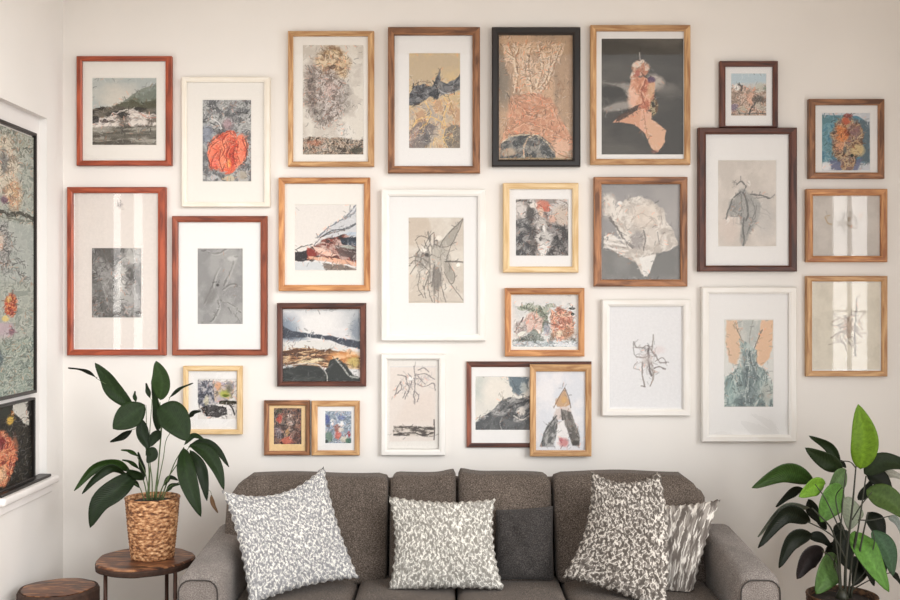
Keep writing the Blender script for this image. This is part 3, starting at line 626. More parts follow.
def garden_print():
    a = Art((512, 294, 578.5, 347.5), (222, 220, 218))
    a.tex([(214, 214, 212), (230, 226, 222)], 10); a.poly([(512, 294), (579, 294), (579, 301), (512, 301)], (226, 222, 218), 1, 3)
    g1 = np.maximum.reduce([a.pm([(523, 306), (530, 302), (540, 306), (548, 316), (548, 330), (540, 332), (530, 312)], 1.5, 3), a.bm(524, 308, 6, 2.5, .4, 1), a.bm(551, 306, 5, 2, .4, 1), a.bm(544, 312, 6, 5, .5, 3)])
    a.tex([(96, 104, 88), (140, 148, 128), (178, 182, 166)], 3, g1, .9, warp=.8); a.tex([(196, 158, 144), (232, 206, 194), (214, 180, 168)], 3.5, a.pm([(525, 318), (533, 312), (543, 318), (542, 332), (528, 332)], 1.5, 2), .9, warp=.6)
    a.blob(538, 333, 3.5, 4, (240, 238, 230), .95, .5, 1); a.tex([(176, 112, 90), (222, 158, 132), (236, 196, 170), (160, 120, 96)], 3.5, a.pm([(551, 312), (560, 308), (572, 312), (575, 330), (570, 338), (556, 342), (550, 330)], 1.5, 3), .95, warp=.8)
    a.line([(515, 332), (520, 324), (524, 318)], (90, 76, 76), 2, .85, wob=1.5); a.tex([(140, 120, 116), (200, 186, 176)], 3, a.bm(521, 330, 6, 8, .6, 3), .7); a.blob(521, 334, 5, 2, (236, 236, 226), .9, .5, 1, ang=-.5)
    a.tex([(84, 90, 84), (140, 148, 140)], 3, a.pm([(513, 340), (524, 336), (534, 330), (544, 338), (545, 344), (513, 346)], 1.5, 2), .9, sx=2); a.blob(547, 328, 3, 6, (150, 152, 170), .7, .7, 2); a.blob(552, 338, 2, 5, (120, 96, 78), .7, .6, 2)
    a.blob(572, 308.5, 3, 1.3, (48, 46, 40), .95, .4, .6); a.blob(573, 314, 1.8, 1.6, (44, 46, 34), .95, .4, .5); a.blob(569, 333, 6, 6, (176, 130, 100), .7, .7, 3); a.blob(573, 340, 3, 2, (76, 72, 64), .7, .6, 1.5)
    a.veins((226, 228, 224), 6, a.pm([(513, 312), (576, 310), (576, 345), (513, 345)], 3), .7, .02); a.veins((110, 92, 80), 7, a.bm(562, 324, 13, 15, .4), .6, .018); a.blob(560, 334, 3, 3, (244, 226, 200), .8, .6, 1.5)
    a.tex([(206, 212, 220), (236, 238, 240), (170, 182, 188)], 3, a.pm([(512, 342), (530, 341), (579, 341), (579, 347), (512, 347)], 1.5, 1.5), .85, sx=1.6)
    return a
def mountain():
    a = Art((475, 376.5, 560, 430.5), (226, 222, 214), det=0.5)
    a.blob(480, 388, 8, 12, (176, 186, 182), .8, .9, 3); a.tex([(230, 226, 216), (214, 212, 206)], 8, 1, .4); a.blob(496, 392, 14, 12, (234, 228, 218), .9, .7, 2)
    a.poly([(507, 376), (529, 376), (527, 390), (519, 396), (513, 392)], (96, 112, 122), .95, 2, 2); a.blob(524, 388, 5, 5, (196, 200, 196), .8, .5, 3); a.line([(512, 380), (518, 392), (524, 395)], (80, 88, 96), 1.2, .6)
    m = a.pm([(475, 424), (484, 416), (494, 408), (502, 400), (510, 397), (518, 399), (530, 396), (560, 396), (560, 432), (475, 432)], 1.2, 1.5)
    a.tex([(70, 72, 74), (116, 116, 116), (168, 166, 164)], 4, m, sx=1.8, ang=-.4, warp=.5); a.poly([(475, 426), (488, 416), (506, 416), (516, 422), (530, 420), (560, 424), (560, 432), (475, 432)], (86, 88, 90), .8, 2, 2)
    a.blob(521, 412, 5, 5, (216, 210, 202), .95, .5, 3); a.line([(516, 404), (524, 402), (528, 400)], (50, 50, 52), 1.8, .9, wob=1); a.line([(502, 418), (500, 424), (502, 430)], (196, 194, 190), 1, .7); a.line([(514, 416), (522, 420), (529, 416)], (222, 216, 208), 1.4, .9); a.line([(502, 392), (503, 400), (507, 400)], (150, 138, 120), 1, .6)
    return a
def tower():
    a = Art((535.5, 371, 586.5, 451.5), (226, 226, 230), det=0.25)
    a.tex([(220, 222, 228), (234, 232, 234)], 14); a.poly([(565, 389), (571, 404), (566, 408), (558, 407), (555, 403)], (196, 158, 120), .95, 1, 1.2); a.line([(565, 388), (560, 396), (554, 408)], (120, 92, 76), 1, .8); a.line([(565, 388), (569, 398), (571, 408)], (110, 96, 88), 1.3, .8); a.blob(564, 400, 2.5, 3, (214, 170, 110), .8, .6, 1)
    a.poly([(556, 408), (570, 406), (574, 420), (553, 420)], (214, 200, 194), .9, 1.5, 1.5)
    lf = a.pm([(540, 447), (544, 432), (550, 422), (556, 415), (558, 428), (554, 446)], .9, .8); rt = a.pm([(561, 409), (571, 412), (576, 424), (580, 436), (580, 446), (573, 446), (568, 432), (562, 420)], .9, .8)
    a.tex([(92, 92, 92), (140, 138, 136), (170, 168, 166)], 3, lf, sy=2, ang=.4); a.tex([(96, 90, 86), (144, 138, 132), (112, 108, 104)], 3, rt, sy=2.4, ang=-.4); a.line([(544, 434), (552, 422), (557, 416)], (58, 56, 58), 1.3, .8); a.line([(557, 420), (563, 432), (568, 440)], (100, 92, 90), 1.6, .8)
    a.poly([(558, 422), (564, 420), (569, 436), (568, 446), (556, 446)], (238, 234, 232), .95, 1, 1); a.blob(564, 443, 5, 4, (206, 142, 142), .9, .6, 1.5); a.blob(561, 440, 2, 2, (196, 110, 114), .8, .6, 1); a.blob(576, 443, 3, 3, (70, 68, 66), .7, .7, 1)
    a.line([(541, 447), (555, 447)], (110, 108, 106), 1, .6)
    return a
def dark_figure():
    a = Art((601.5, 37.5, 684.5, 154.5), (78, 76, 72), det=0.4)
    a.tex([(70, 68, 65), (94, 91, 86)], 26, sx=2); a.poly([(601, 60), (640, 52), (684, 66), (684, 74), (601, 84)], (98, 96, 92), .5, 14, 4)
    a.poly([(602, 82), (614, 84), (624, 82), (634, 84), (632, 97), (622, 88), (610, 84)], (168, 162, 156), .85, 3, 2); a.blob(612, 92, 14, 6, (60, 58, 55), .9, .3, 1.5); a.poly([(602, 107), (612, 104), (626, 100), (634, 97), (634, 106), (620, 110), (604, 110)], (170, 164, 158), .85, 3, 2)
    a.blob(666, 86, 10, 5, (140, 136, 130), .6, .9, 3); a.blob(656, 82, 9, 8, (206, 196, 186), .85, .5, 2, ang=.6); a.poly([(650, 92), (660, 84), (684, 88), (684, 98), (660, 96)], (112, 108, 104), .5, 6, 2)
    a.line([(640, 52), (640.5, 58), (641, 64)], (196, 190, 184), 1.2, .8)
    P1 = (222, 168, 138)
    a.tex([(226, 210, 196), (214, 176, 152), (190, 132, 106)], 4, np.maximum(a.bm(641, 68, 9, 8, .25, 2), a.bm(635, 75, 4, 5, .4, 1.5)), warp=.7); a.blob(638, 73, 3, 3, (176, 96, 80), .8, .6, 1.5); a.line([(642, 72), (648, 78), (652, 76)], (92, 62, 50), 1.4, .8, wob=1)
    a.tex([(206, 142, 112), (232, 184, 156), (190, 116, 90)], 6, a.pm([(632, 80), (644, 76), (655, 82), (656, 98), (650, 108), (640, 112), (632, 104), (630, 92)], 1.5, 2), sy=1.8, warp=.5)
    a.blob(633, 97, 5, 12, (240, 200, 178), .8, .5, 2); a.line([(646, 80), (642, 92), (646, 104)], (150, 84, 62), 2, .8, wob=1.5); a.blob(652, 79, 4, 3, (84, 58, 92), .85, .5, 1); a.blob(651, 90, 4, 8, (214, 176, 140), .8, .6, 2)
    a.tex([(72, 66, 46), (206, 190, 150), (110, 82, 56)], 3, a.bm(654, 106, 4, 9, .4, 2), .95); a.blob(654, 104, 1.6, 3, (42, 40, 34), .8, .5, 1)
    a.poly([(613, 122), (622, 114), (632, 111), (646, 108), (648, 122), (644, 130), (634, 124), (622, 122)], P1, .97, 1, 1); a.poly([(616, 122), (618, 116), (628, 110), (640, 104), (638, 110), (624, 118)], (70, 52, 44), .85, 1, 1)
    a.poly([(641, 108), (652, 112), (652, 122), (648, 134), (640, 128)], (228, 180, 154), .97, 1, 1)
    a.poly([(648, 118), (658, 122), (667, 130), (665, 142), (658, 152), (652, 148), (645, 132)], (226, 182, 152), .98, 1, 1.2); a.line([(644, 110), (646, 124), (648, 136)], (176, 120, 94), 1, .7); a.blob(655, 151, 3.5, 1.6, (150, 92, 78), .6, .6, 1)
    return a
def white_rose():
    a = Art((600.5, 183.5, 681.5, 280), (150, 148, 147), det=0.35)
    a.tex([(156, 154, 154), (172, 168, 167)], 26); a.poly([(600, 240), (630, 244), (681, 240), (681, 281), (600, 281)], (124, 124, 122), .9, 14, 4); a.blob(622, 262, 8, 12, (150, 150, 148), .6, .9, 3)
    a.poly([(650, 184), (682, 184), (682, 240), (668, 220)], (176, 172, 170), .6, 12)
    mk = np.maximum.reduce([a.pm([(616, 208), (626, 200), (640, 196), (654, 202), (664, 206), (668, 222), (675, 232), (678, 245), (668, 252), (656, 255), (648, 276), (642, 274), (636, 262), (618, 254), (606, 246), (604, 236), (612, 234), (626, 244), (616, 228), (610, 218)], 1.2, 3, 9), a.bm(610, 206, 7, 12, .5, 3)])
    a.tex([(196, 188, 180), (218, 211, 203), (232, 226, 218)], 7, mk, .97, warp=.8); a.blob(646, 216, 14, 12, (226, 214, 202), .7, .6, 3)
    for p in ([(632, 220), (640, 214), (650, 216), (656, 222)], [(634, 224), (640, 228), (648, 224), (652, 218)], [(622, 206), (618, 218), (626, 232)], [(660, 208), (662, 222), (654, 234)], [(666, 228), (660, 242), (652, 252)], [(630, 202), (636, 210), (632, 222)]): a.line(p, (186, 172, 162), 1.4, .6, wob=2)
    a.line([(610, 218), (618, 228), (626, 240), (634, 247)], (110, 106, 104), 3, .8, wob=2); a.blob(638, 240, 6, 9, (164, 158, 156), .9, .5, 2); a.line([(644, 230), (646, 240), (644, 250)], (126, 122, 120), 1.8, .8, wob=1); a.blob(653, 238, 5, 9, (216, 208, 200), .9, .5, 2); a.line([(658, 232), (660, 244)], (150, 144, 140), 1.5, .7)
    for y in (237, 242, 247): a.line([(605, y), (616, y+2), (628, y+4)], (236, 232, 228), 2.4, .8, wob=1); a.line([(605, y+2.4), (616, y+4.4), (628, y+6)], (168, 162, 158), 1, .7, wob=1)
    a.poly([(640, 258), (656, 254), (650, 274), (644, 277)], (236, 234, 230), .9, 1, 1); a.blob(620, 203, 3, 2, (244, 242, 238), .9, .5, 1); a.veins((240, 236, 230), 10, mk, .5, .02)
    return a
def harbour():
    a = Art((731.5, 72.5, 767.5, 115.5), (206, 206, 204))
    a.poly([(731, 72), (768, 72), (768, 82), (731, 84)], (186, 206, 216), .9, 4); a.tex([(180, 140, 116), (222, 196, 178), (150, 126, 108)], 3.2, a.pm([(731, 90), (740, 84), (750, 88), (768, 84), (768, 116), (731, 116)], 2, 3), .9, warp=.8)
    a.blob(738, 87, 3.2, 3.5, (244, 242, 238), .9, .5, 1); a.line([(739, 84), (743, 86), (742, 90)], (70, 72, 72), 1.8, .8); a.blob(752, 98, 4, 7, (226, 178, 152), .8, .6, 2); a.blob(761, 88, 6, 4, (196, 198, 186), .8, .5, 3); a.blob(766, 88, 1.4, 2, (84, 110, 80), .8, .5, .6)
    a.blob(759, 99, 6, 4, (86, 78, 68), .85, .6, 2.5); a.blob(735, 107, 3.5, 4, (120, 108, 132), .8, .6, 2); a.line([(756, 102), (752, 108), (750, 114)], (60, 58, 54), 2, .85, wob=1); a.line([(732, 114), (744, 113), (767, 113)], (90, 88, 80), 1.6, .8, wob=.6); a.blob(761, 106, 5, 4, (190, 182, 168), .8, .5, 2)
    a.veins((110, 82, 66), 5, a.pm([(731, 92), (768, 90), (768, 112), (731, 112)], 2), .6, .02); a.blob(742, 109, 5, 3, (190, 186, 168), .7, .6, 2)
    return a
def grey_dancer():
    a = Art((718.5, 159.5, 777.5, 246.5), (213, 205, 197), det=0.2)
    a.tex([(206, 198, 190), (220, 212, 204)], 14); a.blob(766, 215, 10, 22, (198, 194, 190), .7, .8, 4); a.blob(730, 228, 10, 16, (222, 206, 196), .6, .8, 4)
    G1 = (120, 120, 118)
    a.poly([(742, 186), (748, 192), (756, 196), (762, 206), (758, 222), (750, 236), (744, 246), (741, 238), (742, 222), (738, 214), (732, 216), (728, 214), (732, 202), (738, 194)], (156, 155, 152), .85, 2, 2)
    a.blob(735, 206, 5, 7, (150, 149, 146), .8, .6, 2); a.blob(755, 212, 6, 14, (178, 176, 172), .8, .6, 3)
    for p, w in [([(741, 192), (734, 198), (730, 208), (727, 218)], 1.6), ([(744, 192), (748, 202), (749, 214), (747, 220)], 2.2), ([(742, 194), (743, 206), (742, 218)], 1.4), ([(732, 216), (738, 216), (742, 210)], 1.4), ([(745, 218), (744, 230), (745, 240), (744, 246)], 2), ([(738, 184), (742, 181), (747, 186), (745, 190)], 1.6),
                 ([(752, 194), (762, 195), (770, 198)], 1.8), ([(756, 198), (762, 197), (772, 197), (776, 194)], 1), ([(752, 198), (756, 210), (752, 222), (748, 234)], 1), ([(758, 204), (756, 216), (750, 230)], .9), ([(734, 180), (738, 184)], 1), ([(742, 176), (741, 182)], 1)]:
        a.line(p, G1 if w < 1.5 else (92, 93, 92), w, .8, wob=1)
    a.scrib(746, 206, 15, 18, 34, (120, 119, 117), .6, .5, 1.5, .4); a.scrib(740, 206, 8, 12, 16, (236, 232, 226), .6, .4, 1.5, .4); a.blob(742, 186, 2, 3, (214, 208, 202), .9, .5, .6); a.blob(750, 183, 1.5, 3, (236, 232, 226), .8, .5, .6); a.blob(729, 220, 1.5, 2.5, (240, 234, 228), .8, .5, .6)
    return a
def small_sketch():
    a = Art((609.5, 306.5, 682.5, 408.5), (232, 232, 234), det=0.2)
    for p, w, c in [([(634, 342), (637, 347), (643, 348)], 1.6, (150, 146, 144)), ([(634, 342), (634, 352), (637, 357)], 1.2, (150, 148, 146)), ([(654, 335), (653, 343), (652, 350)], 2, (160, 154, 150)), ([(643, 348), (648, 346), (652, 350), (656, 356)], 1.4, (140, 130, 128)), ([(649, 346), (649, 358), (650, 370), (652, 376)], 2.4, (104, 96, 96)),
                    ([(637, 357), (644, 358), (648, 356)], 1.5, (140, 130, 128)), ([(638, 362), (634, 368), (640, 370)], 1, (160, 150, 146)), ([(643, 362), (643, 374), (645, 386)], 2, (140, 132, 128)), ([(652, 362), (654, 376), (651, 386)], 1.6, (150, 142, 136)), ([(656, 354), (660, 362), (667, 363)], 1.6, (136, 128, 126)), ([(655, 368), (660, 367), (666, 369)], 1.7, (120, 112, 110)),
                    ([(656, 362), (662, 358), (667, 363)], 1, (140, 132, 130)), ([(655, 371), (653, 380)], 1.4, (160, 152, 146)), ([(642, 386), (646, 387)], 1.4, (130, 124, 122))]:
        a.line(p, c, w, .85, wob=1)
    a.scrib(647, 356, 9, 11, 30, (140, 130, 128), .6, .6, None, .4); a.scrib(649, 362, 4, 12, 10, (110, 102, 100), .7, .6, 1.5, .5); a.blob(647, 360, 5, 6, (196, 184, 180), .5, .7, 2); a.blob(660, 350, 5, 4, (226, 214, 214), .6, .8)
    return a
def teal_gown():
    a = Art((724.5, 319.5, 774.5, 407.5), (222, 222, 218), det=0.5)
    a.poly([(727, 320), (738, 320), (744, 344), (738, 366), (730, 362), (727, 344)], (224, 190, 160), .95, 2, 1.5); a.poly([(762, 320), (774, 320), (774, 344), (770, 360), (762, 366), (756, 362), (756, 348)], (228, 188, 154), .95, 1.5, 1.5)
    a.tex([(206, 206, 200), (184, 188, 184)], 6, a.pm([(738, 320), (762, 320), (757, 344), (750, 352), (743, 344)], 1.5, 1.5), .95, sy=2.5); a.line([(735, 322), (741, 336), (747, 346)], (124, 124, 116), 1.4, .7, wob=1); a.line([(754, 320), (751, 334), (750, 348)], (150, 150, 142), 1.2, .7); a.line([(763, 330), (758, 342), (753, 352)], (112, 108, 100), 1.4, .8, wob=1)
    bd = np.maximum(a.pm([(740, 340), (750, 344), (757, 350), (758, 366), (770, 374), (774, 384), (774, 408), (725, 408), (725, 378), (738, 370), (742, 356)], 1.5, 3), 0)
    a.tex([(104, 122, 122), (150, 168, 166), (190, 202, 198)], 4, bd, .95, sy=2.4, warp=.8); a.tex([(84, 98, 102), (130, 144, 144)], 4, a.pm([(743, 350), (756, 352), (760, 384), (756, 408), (740, 408), (744, 380)], 3, 2), .7, sy=2.5, warp=.6)
    a.det = .5; a.veins((214, 220, 216), 6, bd, .8, .022, sy=4, warp=.2); a.veins((82, 98, 100), 6, bd, .7, .018, sy=4, warp=.2)
    for p in ([(742, 346), (740, 366), (732, 384), (728, 400)], [(752, 352), (756, 370), (766, 384), (772, 398)], [(748, 352), (750, 376), (746, 404)]): a.line(p, (206, 214, 210), 1.2, .7, wob=1.5)
    a.blob(731, 392, 5, 12, (170, 194, 190), .6, .8, 3); a.blob(768, 394, 5, 10, (176, 176, 168), .6, .8, 3); a.line([(725, 407), (774, 407)], (110, 116, 114), 1, .6)
    return a
def autumn_head():
    a = Art((822.5, 112, 871.5, 170.5), (206, 210, 216), det=0.6)
    a.poly([(822, 115), (858, 115), (866, 120), (870, 128), (871, 163), (860, 162), (822, 163)], (96, 144, 164), 1, 1, .8); a.tex([(80, 128, 150), (124, 168, 182), (100, 140, 150)], 6, a.pm([(822, 115), (850, 115), (850, 164), (822, 164)], 2), .9, warp=.6)
    a.poly([(856, 118), (871, 122), (871, 163), (862, 162)], (96, 112, 122), .9, 2, 1.5); a.poly([(829, 160), (864, 158), (858, 170), (834, 170)], (110, 116, 146), .9, 2, 2)
    m = np.maximum(a.bm(848, 140, 16, 24, .15, 4, 7), a.bm(848, 162, 7, 9, .3, 3)); a.tex([(110, 82, 68), (176, 136, 106), (208, 186, 150), (140, 112, 104)], 3.5, m, .97, warp=.9)
    a.blob(843, 134, 6, 9, (222, 140, 86), .95, .5, 2); a.blob(841, 146, 5, 5, (226, 168, 132), .9, .5, 2); a.blob(848, 132, 2.5, 4, (150, 70, 44), .8, .6, 2); a.blob(847, 121, 4, 4, (196, 96, 70), .85, .6, 2); a.blob(849, 115, 4, 2, (140, 60, 56), .8, .6, 1)
    a.blob(859, 149, 7, 6, (216, 194, 146), .9, .5, 2.5); a.blob(855, 130, 5, 6, (150, 112, 118), .6, .7, 3); a.blob(853, 155, 1.8, 1.6, (34, 50, 44), .9, .5, .5); a.blob(846, 149, 2, 4, (90, 100, 104), .7, .6, 1); a.veins((84, 60, 56), 6, m, .7, .02); a.veins((228, 208, 176), 6, m, .6, .016)
    a.blob(827, 166, 5, 4, (238, 238, 240), .9, .5, 1.5)
    return a
def paper_sketch(box, cx, cy, rx, ry, base, n, dark):
    a = Art(box, base, det=0.15); a.tex([tuple(c-5 for c in base), tuple(min(255, c+4) for c in base)], 14)
    a.scrib(cx, cy, rx, ry, n*3, dark, .9, .9, None, .3); a.scrib(cx, cy, rx*.7, ry*.7, n//2, (190, 160, 136), 1.2, .5, None, .4)
    return a
def twig_sketch():
    a = paper_sketch((812.5, 195, 881.5, 256.5), 849, 223, 8, 9, (206, 200, 194), 9, (120, 104, 84))
    a.line([(826, 217), (829, 223), (833, 224)], (186, 158, 120), 1.4, .8); a.line([(827, 216), (831, 215)], (186, 158, 120), 1.2, .7); a.line([(846, 214), (843, 224), (846, 232)], (120, 110, 100), 1.2, .7, wob=1)
    a.line([(851, 213), (857, 217), (858, 224)], (150, 140, 126), 1.2, .7); a.line([(864, 212), (861, 220)], (170, 150, 130), 1.2, .7)
    return a
def flower_sketch():
    a = paper_sketch((812, 282, 881.5, 370), 848, 330, 13, 17, (226, 220, 206), 16, (96, 80, 70))
    a.line([(858, 299), (857, 316), (856, 336), (857, 356)], (112, 104, 98), 1.6, .8, wob=1); a.line([(833, 322), (842, 318), (850, 324)], (150, 130, 108), 1.3, .8); a.line([(832, 338), (842, 332), (852, 338)], (130, 112, 98), 1.3, .8); a.line([(866, 312), (860, 322), (864, 330)], (150, 130, 108), 1.2, .7)
    a.blob(849, 326, 5, 8, (198, 176, 158), .5, .7, 3)
    return a

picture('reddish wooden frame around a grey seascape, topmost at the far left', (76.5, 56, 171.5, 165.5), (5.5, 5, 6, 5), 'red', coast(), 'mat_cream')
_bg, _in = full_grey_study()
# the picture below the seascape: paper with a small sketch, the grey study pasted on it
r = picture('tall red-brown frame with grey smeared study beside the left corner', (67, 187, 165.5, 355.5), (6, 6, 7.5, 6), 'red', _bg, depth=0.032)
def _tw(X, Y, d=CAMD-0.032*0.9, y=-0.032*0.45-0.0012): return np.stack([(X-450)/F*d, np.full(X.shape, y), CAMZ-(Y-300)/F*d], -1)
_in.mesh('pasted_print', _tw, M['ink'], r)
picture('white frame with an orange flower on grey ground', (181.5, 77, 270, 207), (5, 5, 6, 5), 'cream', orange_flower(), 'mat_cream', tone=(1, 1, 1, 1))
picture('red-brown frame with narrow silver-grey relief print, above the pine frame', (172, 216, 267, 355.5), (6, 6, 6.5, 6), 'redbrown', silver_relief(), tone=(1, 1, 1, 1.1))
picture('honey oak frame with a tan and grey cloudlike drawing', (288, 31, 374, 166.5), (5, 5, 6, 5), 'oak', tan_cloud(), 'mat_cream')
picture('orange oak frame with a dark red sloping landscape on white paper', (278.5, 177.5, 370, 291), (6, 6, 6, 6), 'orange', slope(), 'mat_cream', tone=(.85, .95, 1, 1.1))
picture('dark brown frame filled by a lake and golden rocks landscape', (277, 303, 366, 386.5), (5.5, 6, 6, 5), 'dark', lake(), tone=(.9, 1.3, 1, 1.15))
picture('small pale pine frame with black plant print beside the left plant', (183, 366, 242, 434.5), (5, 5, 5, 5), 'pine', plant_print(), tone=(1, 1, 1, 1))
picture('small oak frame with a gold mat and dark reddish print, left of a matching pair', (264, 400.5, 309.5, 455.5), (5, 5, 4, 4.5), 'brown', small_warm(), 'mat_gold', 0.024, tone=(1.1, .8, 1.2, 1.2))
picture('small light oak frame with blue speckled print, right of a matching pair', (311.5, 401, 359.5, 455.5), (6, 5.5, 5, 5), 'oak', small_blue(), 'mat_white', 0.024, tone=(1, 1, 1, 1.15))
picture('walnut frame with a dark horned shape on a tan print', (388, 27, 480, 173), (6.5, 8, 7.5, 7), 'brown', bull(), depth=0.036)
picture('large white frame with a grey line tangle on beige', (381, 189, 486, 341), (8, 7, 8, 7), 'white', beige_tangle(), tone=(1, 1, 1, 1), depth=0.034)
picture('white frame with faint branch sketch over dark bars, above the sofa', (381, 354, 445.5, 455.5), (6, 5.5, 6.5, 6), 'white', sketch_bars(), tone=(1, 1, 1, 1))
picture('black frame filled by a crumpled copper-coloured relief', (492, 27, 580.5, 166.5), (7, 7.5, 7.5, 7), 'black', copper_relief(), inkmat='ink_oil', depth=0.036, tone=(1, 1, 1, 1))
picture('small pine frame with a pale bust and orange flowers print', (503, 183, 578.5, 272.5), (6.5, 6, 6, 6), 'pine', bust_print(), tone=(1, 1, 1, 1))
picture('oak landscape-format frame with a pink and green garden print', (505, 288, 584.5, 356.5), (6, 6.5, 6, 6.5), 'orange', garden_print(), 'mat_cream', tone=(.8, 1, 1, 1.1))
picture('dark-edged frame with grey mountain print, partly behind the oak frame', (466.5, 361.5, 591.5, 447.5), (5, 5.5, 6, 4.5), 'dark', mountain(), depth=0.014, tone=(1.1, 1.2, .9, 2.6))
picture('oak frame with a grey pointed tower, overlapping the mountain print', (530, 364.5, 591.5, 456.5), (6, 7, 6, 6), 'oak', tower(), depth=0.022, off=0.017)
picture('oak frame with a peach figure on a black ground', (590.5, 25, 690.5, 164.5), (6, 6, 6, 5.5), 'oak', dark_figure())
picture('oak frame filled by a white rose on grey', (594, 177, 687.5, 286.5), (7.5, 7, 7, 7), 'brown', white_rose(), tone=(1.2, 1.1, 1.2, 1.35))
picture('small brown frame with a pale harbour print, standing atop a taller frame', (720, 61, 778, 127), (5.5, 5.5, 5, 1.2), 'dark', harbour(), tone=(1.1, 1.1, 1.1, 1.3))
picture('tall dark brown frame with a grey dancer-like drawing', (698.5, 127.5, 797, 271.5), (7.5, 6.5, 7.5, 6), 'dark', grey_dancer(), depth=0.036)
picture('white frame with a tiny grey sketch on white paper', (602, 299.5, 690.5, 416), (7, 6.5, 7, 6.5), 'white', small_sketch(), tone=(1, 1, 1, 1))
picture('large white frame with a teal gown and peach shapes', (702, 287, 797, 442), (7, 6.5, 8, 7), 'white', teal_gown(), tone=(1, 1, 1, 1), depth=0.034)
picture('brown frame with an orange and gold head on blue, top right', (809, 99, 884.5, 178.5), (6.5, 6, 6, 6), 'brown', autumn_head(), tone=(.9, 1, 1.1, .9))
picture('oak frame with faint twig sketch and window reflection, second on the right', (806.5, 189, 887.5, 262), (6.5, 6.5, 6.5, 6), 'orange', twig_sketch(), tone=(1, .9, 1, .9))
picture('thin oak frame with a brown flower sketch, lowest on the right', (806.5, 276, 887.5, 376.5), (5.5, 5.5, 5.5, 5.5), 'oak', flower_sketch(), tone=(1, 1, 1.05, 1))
# ------------------------------------------------------------------ pictures standing in the recess of the left wall
D36 = -(RX+0.02)*F/(450-36)
def left_world(xp):
    def f(X, Y):
        d = -xp*F/(450-X)
        return np.stack([np.full(X.shape, xp), d-CAMD, CAMZ-(Y-300)/F*D36], -1)
    return f
def left_panel(label, pbox, art, wood, fwpx, depth, inkm):
    x0, y0, x1, y1 = pbox; xf = RX+depth
    dy0, dy1 = -xf*F/(450-x0)-CAMD, -xf*F/(450-x1)-CAMD
    Z = lambda y: CAMZ-(y-300)/F*D36
    root = thing('picture_panel', label, 'picture', (RX, (dy0+dy1)/2, Z(y1)), 'black framed panels in the recess')
    fw = fwpx/F*D36
    out = [Vector((RX+0.001, a, b)) for a, b in ((dy0, Z(y0)), (dy1, Z(y0)), (dy1, Z(y1)), (dy0, Z(y1)))]
    inn = [Vector((RX+0.001, a, b)) for a, b in ((dy0+fw, Z(y0)-fw), (dy1-fw, Z(y0)-fw), (dy1-fw, Z(y1)+fw), (dy0+fw, Z(y1)+fw))]
    moulding(inn, out, Vector((1, 0, 0)), depth, W[wood], root, (1, 1, 1, 1))
    art.mesh('artwork', left_world(RX+depth*0.5), M[inkm], root)
    g = G(); g.box(RX+0.0008, RX+0.004, dy0+fw, dy1-fw, Z(y1)+fw, Z(y0)-fw); g.build('backing_board', M['mat_cream'], root)
    return root, dy0+fw, dy1-fw, Z
def panel_art():
    a = Art((-7, 138, 36, 391), (172, 178, 168)); a.tex([(150, 158, 150), (186, 190, 180), (168, 174, 166)], 6, warp=.5)
    a.tex([(120, 126, 116), (196, 198, 188), (160, 164, 150)], 3, a.pm([(-8, 136), (36, 136), (36, 150), (20, 165), (-8, 160)], 3), .8, warp=.8)
    a.tex([(206, 196, 176), (226, 214, 196), (150, 136, 120)], 4, a.bm(6, 176, 12, 30, .4, 4), .9, warp=.8); a.blob(4, 170, 4, 12, (110, 112, 112), .8, .6, 3)
    a.tex([(206, 170, 130), (176, 140, 118), (222, 200, 170)], 3, a.bm(14, 200, 8, 14, .6, 3), .9, warp=.8); a.blob(4, 206, 3, 4, (92, 60, 84), .7, .7, 2); a.veins((96, 92, 84), 6, a.bm(8, 180, 16, 36, .5), .6, .02)
    a.line([(-7, 216), (10, 219), (22, 216), (36, 220)], (66, 66, 58), 4.5, .9, wob=2); a.line([(-7, 222), (14, 223), (36, 221)], (110, 112, 100), 2, .7, wob=1)
    a.poly([(-8, 226), (36, 226), (36, 282), (-8, 282)], (178, 184, 180), .7, 2); a.tex([(90, 90, 90), (196, 194, 190), (130, 130, 128)], 3, a.bm(2, 250, 8, 22, .5, 4), .85, warp=.8); a.scrib(15, 256, 8, 18, 14, (90, 90, 90), 1, .7)
    a.scrib(4, 272, 14, 8, 8, (96, 98, 98), 1, .6); a.blob(0, 246, 4, 8, (222, 206, 192), .8, .6, 2)
    a.line([(-7, 284), (36, 284)], (150, 156, 150), 1.2, .8)
    a.tex([(190, 84, 60), (226, 146, 96), (150, 60, 50)], 3, a.bm(11, 305, 6, 11, .3, 2), .95, warp=.6); a.blob(9, 299, 2.5, 3, (236, 196, 120), .8, .6, 1); a.blob(6, 318, 3.5, 3, (236, 206, 120), .8, .6, 1.5)
    a.blob(4, 328, 10, 7, (196, 176, 186), .85, .6, 3); a.blob(12, 330, 3, 3, (120, 82, 96), .8, .6, 1); a.tex([(140, 156, 146), (190, 198, 184), (110, 126, 120)], 3, a.pm([(-8, 340), (36, 336), (36, 392), (-8, 392)], 3), .7, warp=.8)
    a.blob(0, 356, 3, 8, (80, 96, 104), .7, .7, 2); a.veins((206, 212, 200), 6, 1, .4, .02)
    return a
root, ya, yb, Z = left_panel('tall black-framed panel of flower paintings in the left wall recess', (-9, 133, 37, 393), panel_art(), 'black', 3.2, 0.02, 'ink_oil')
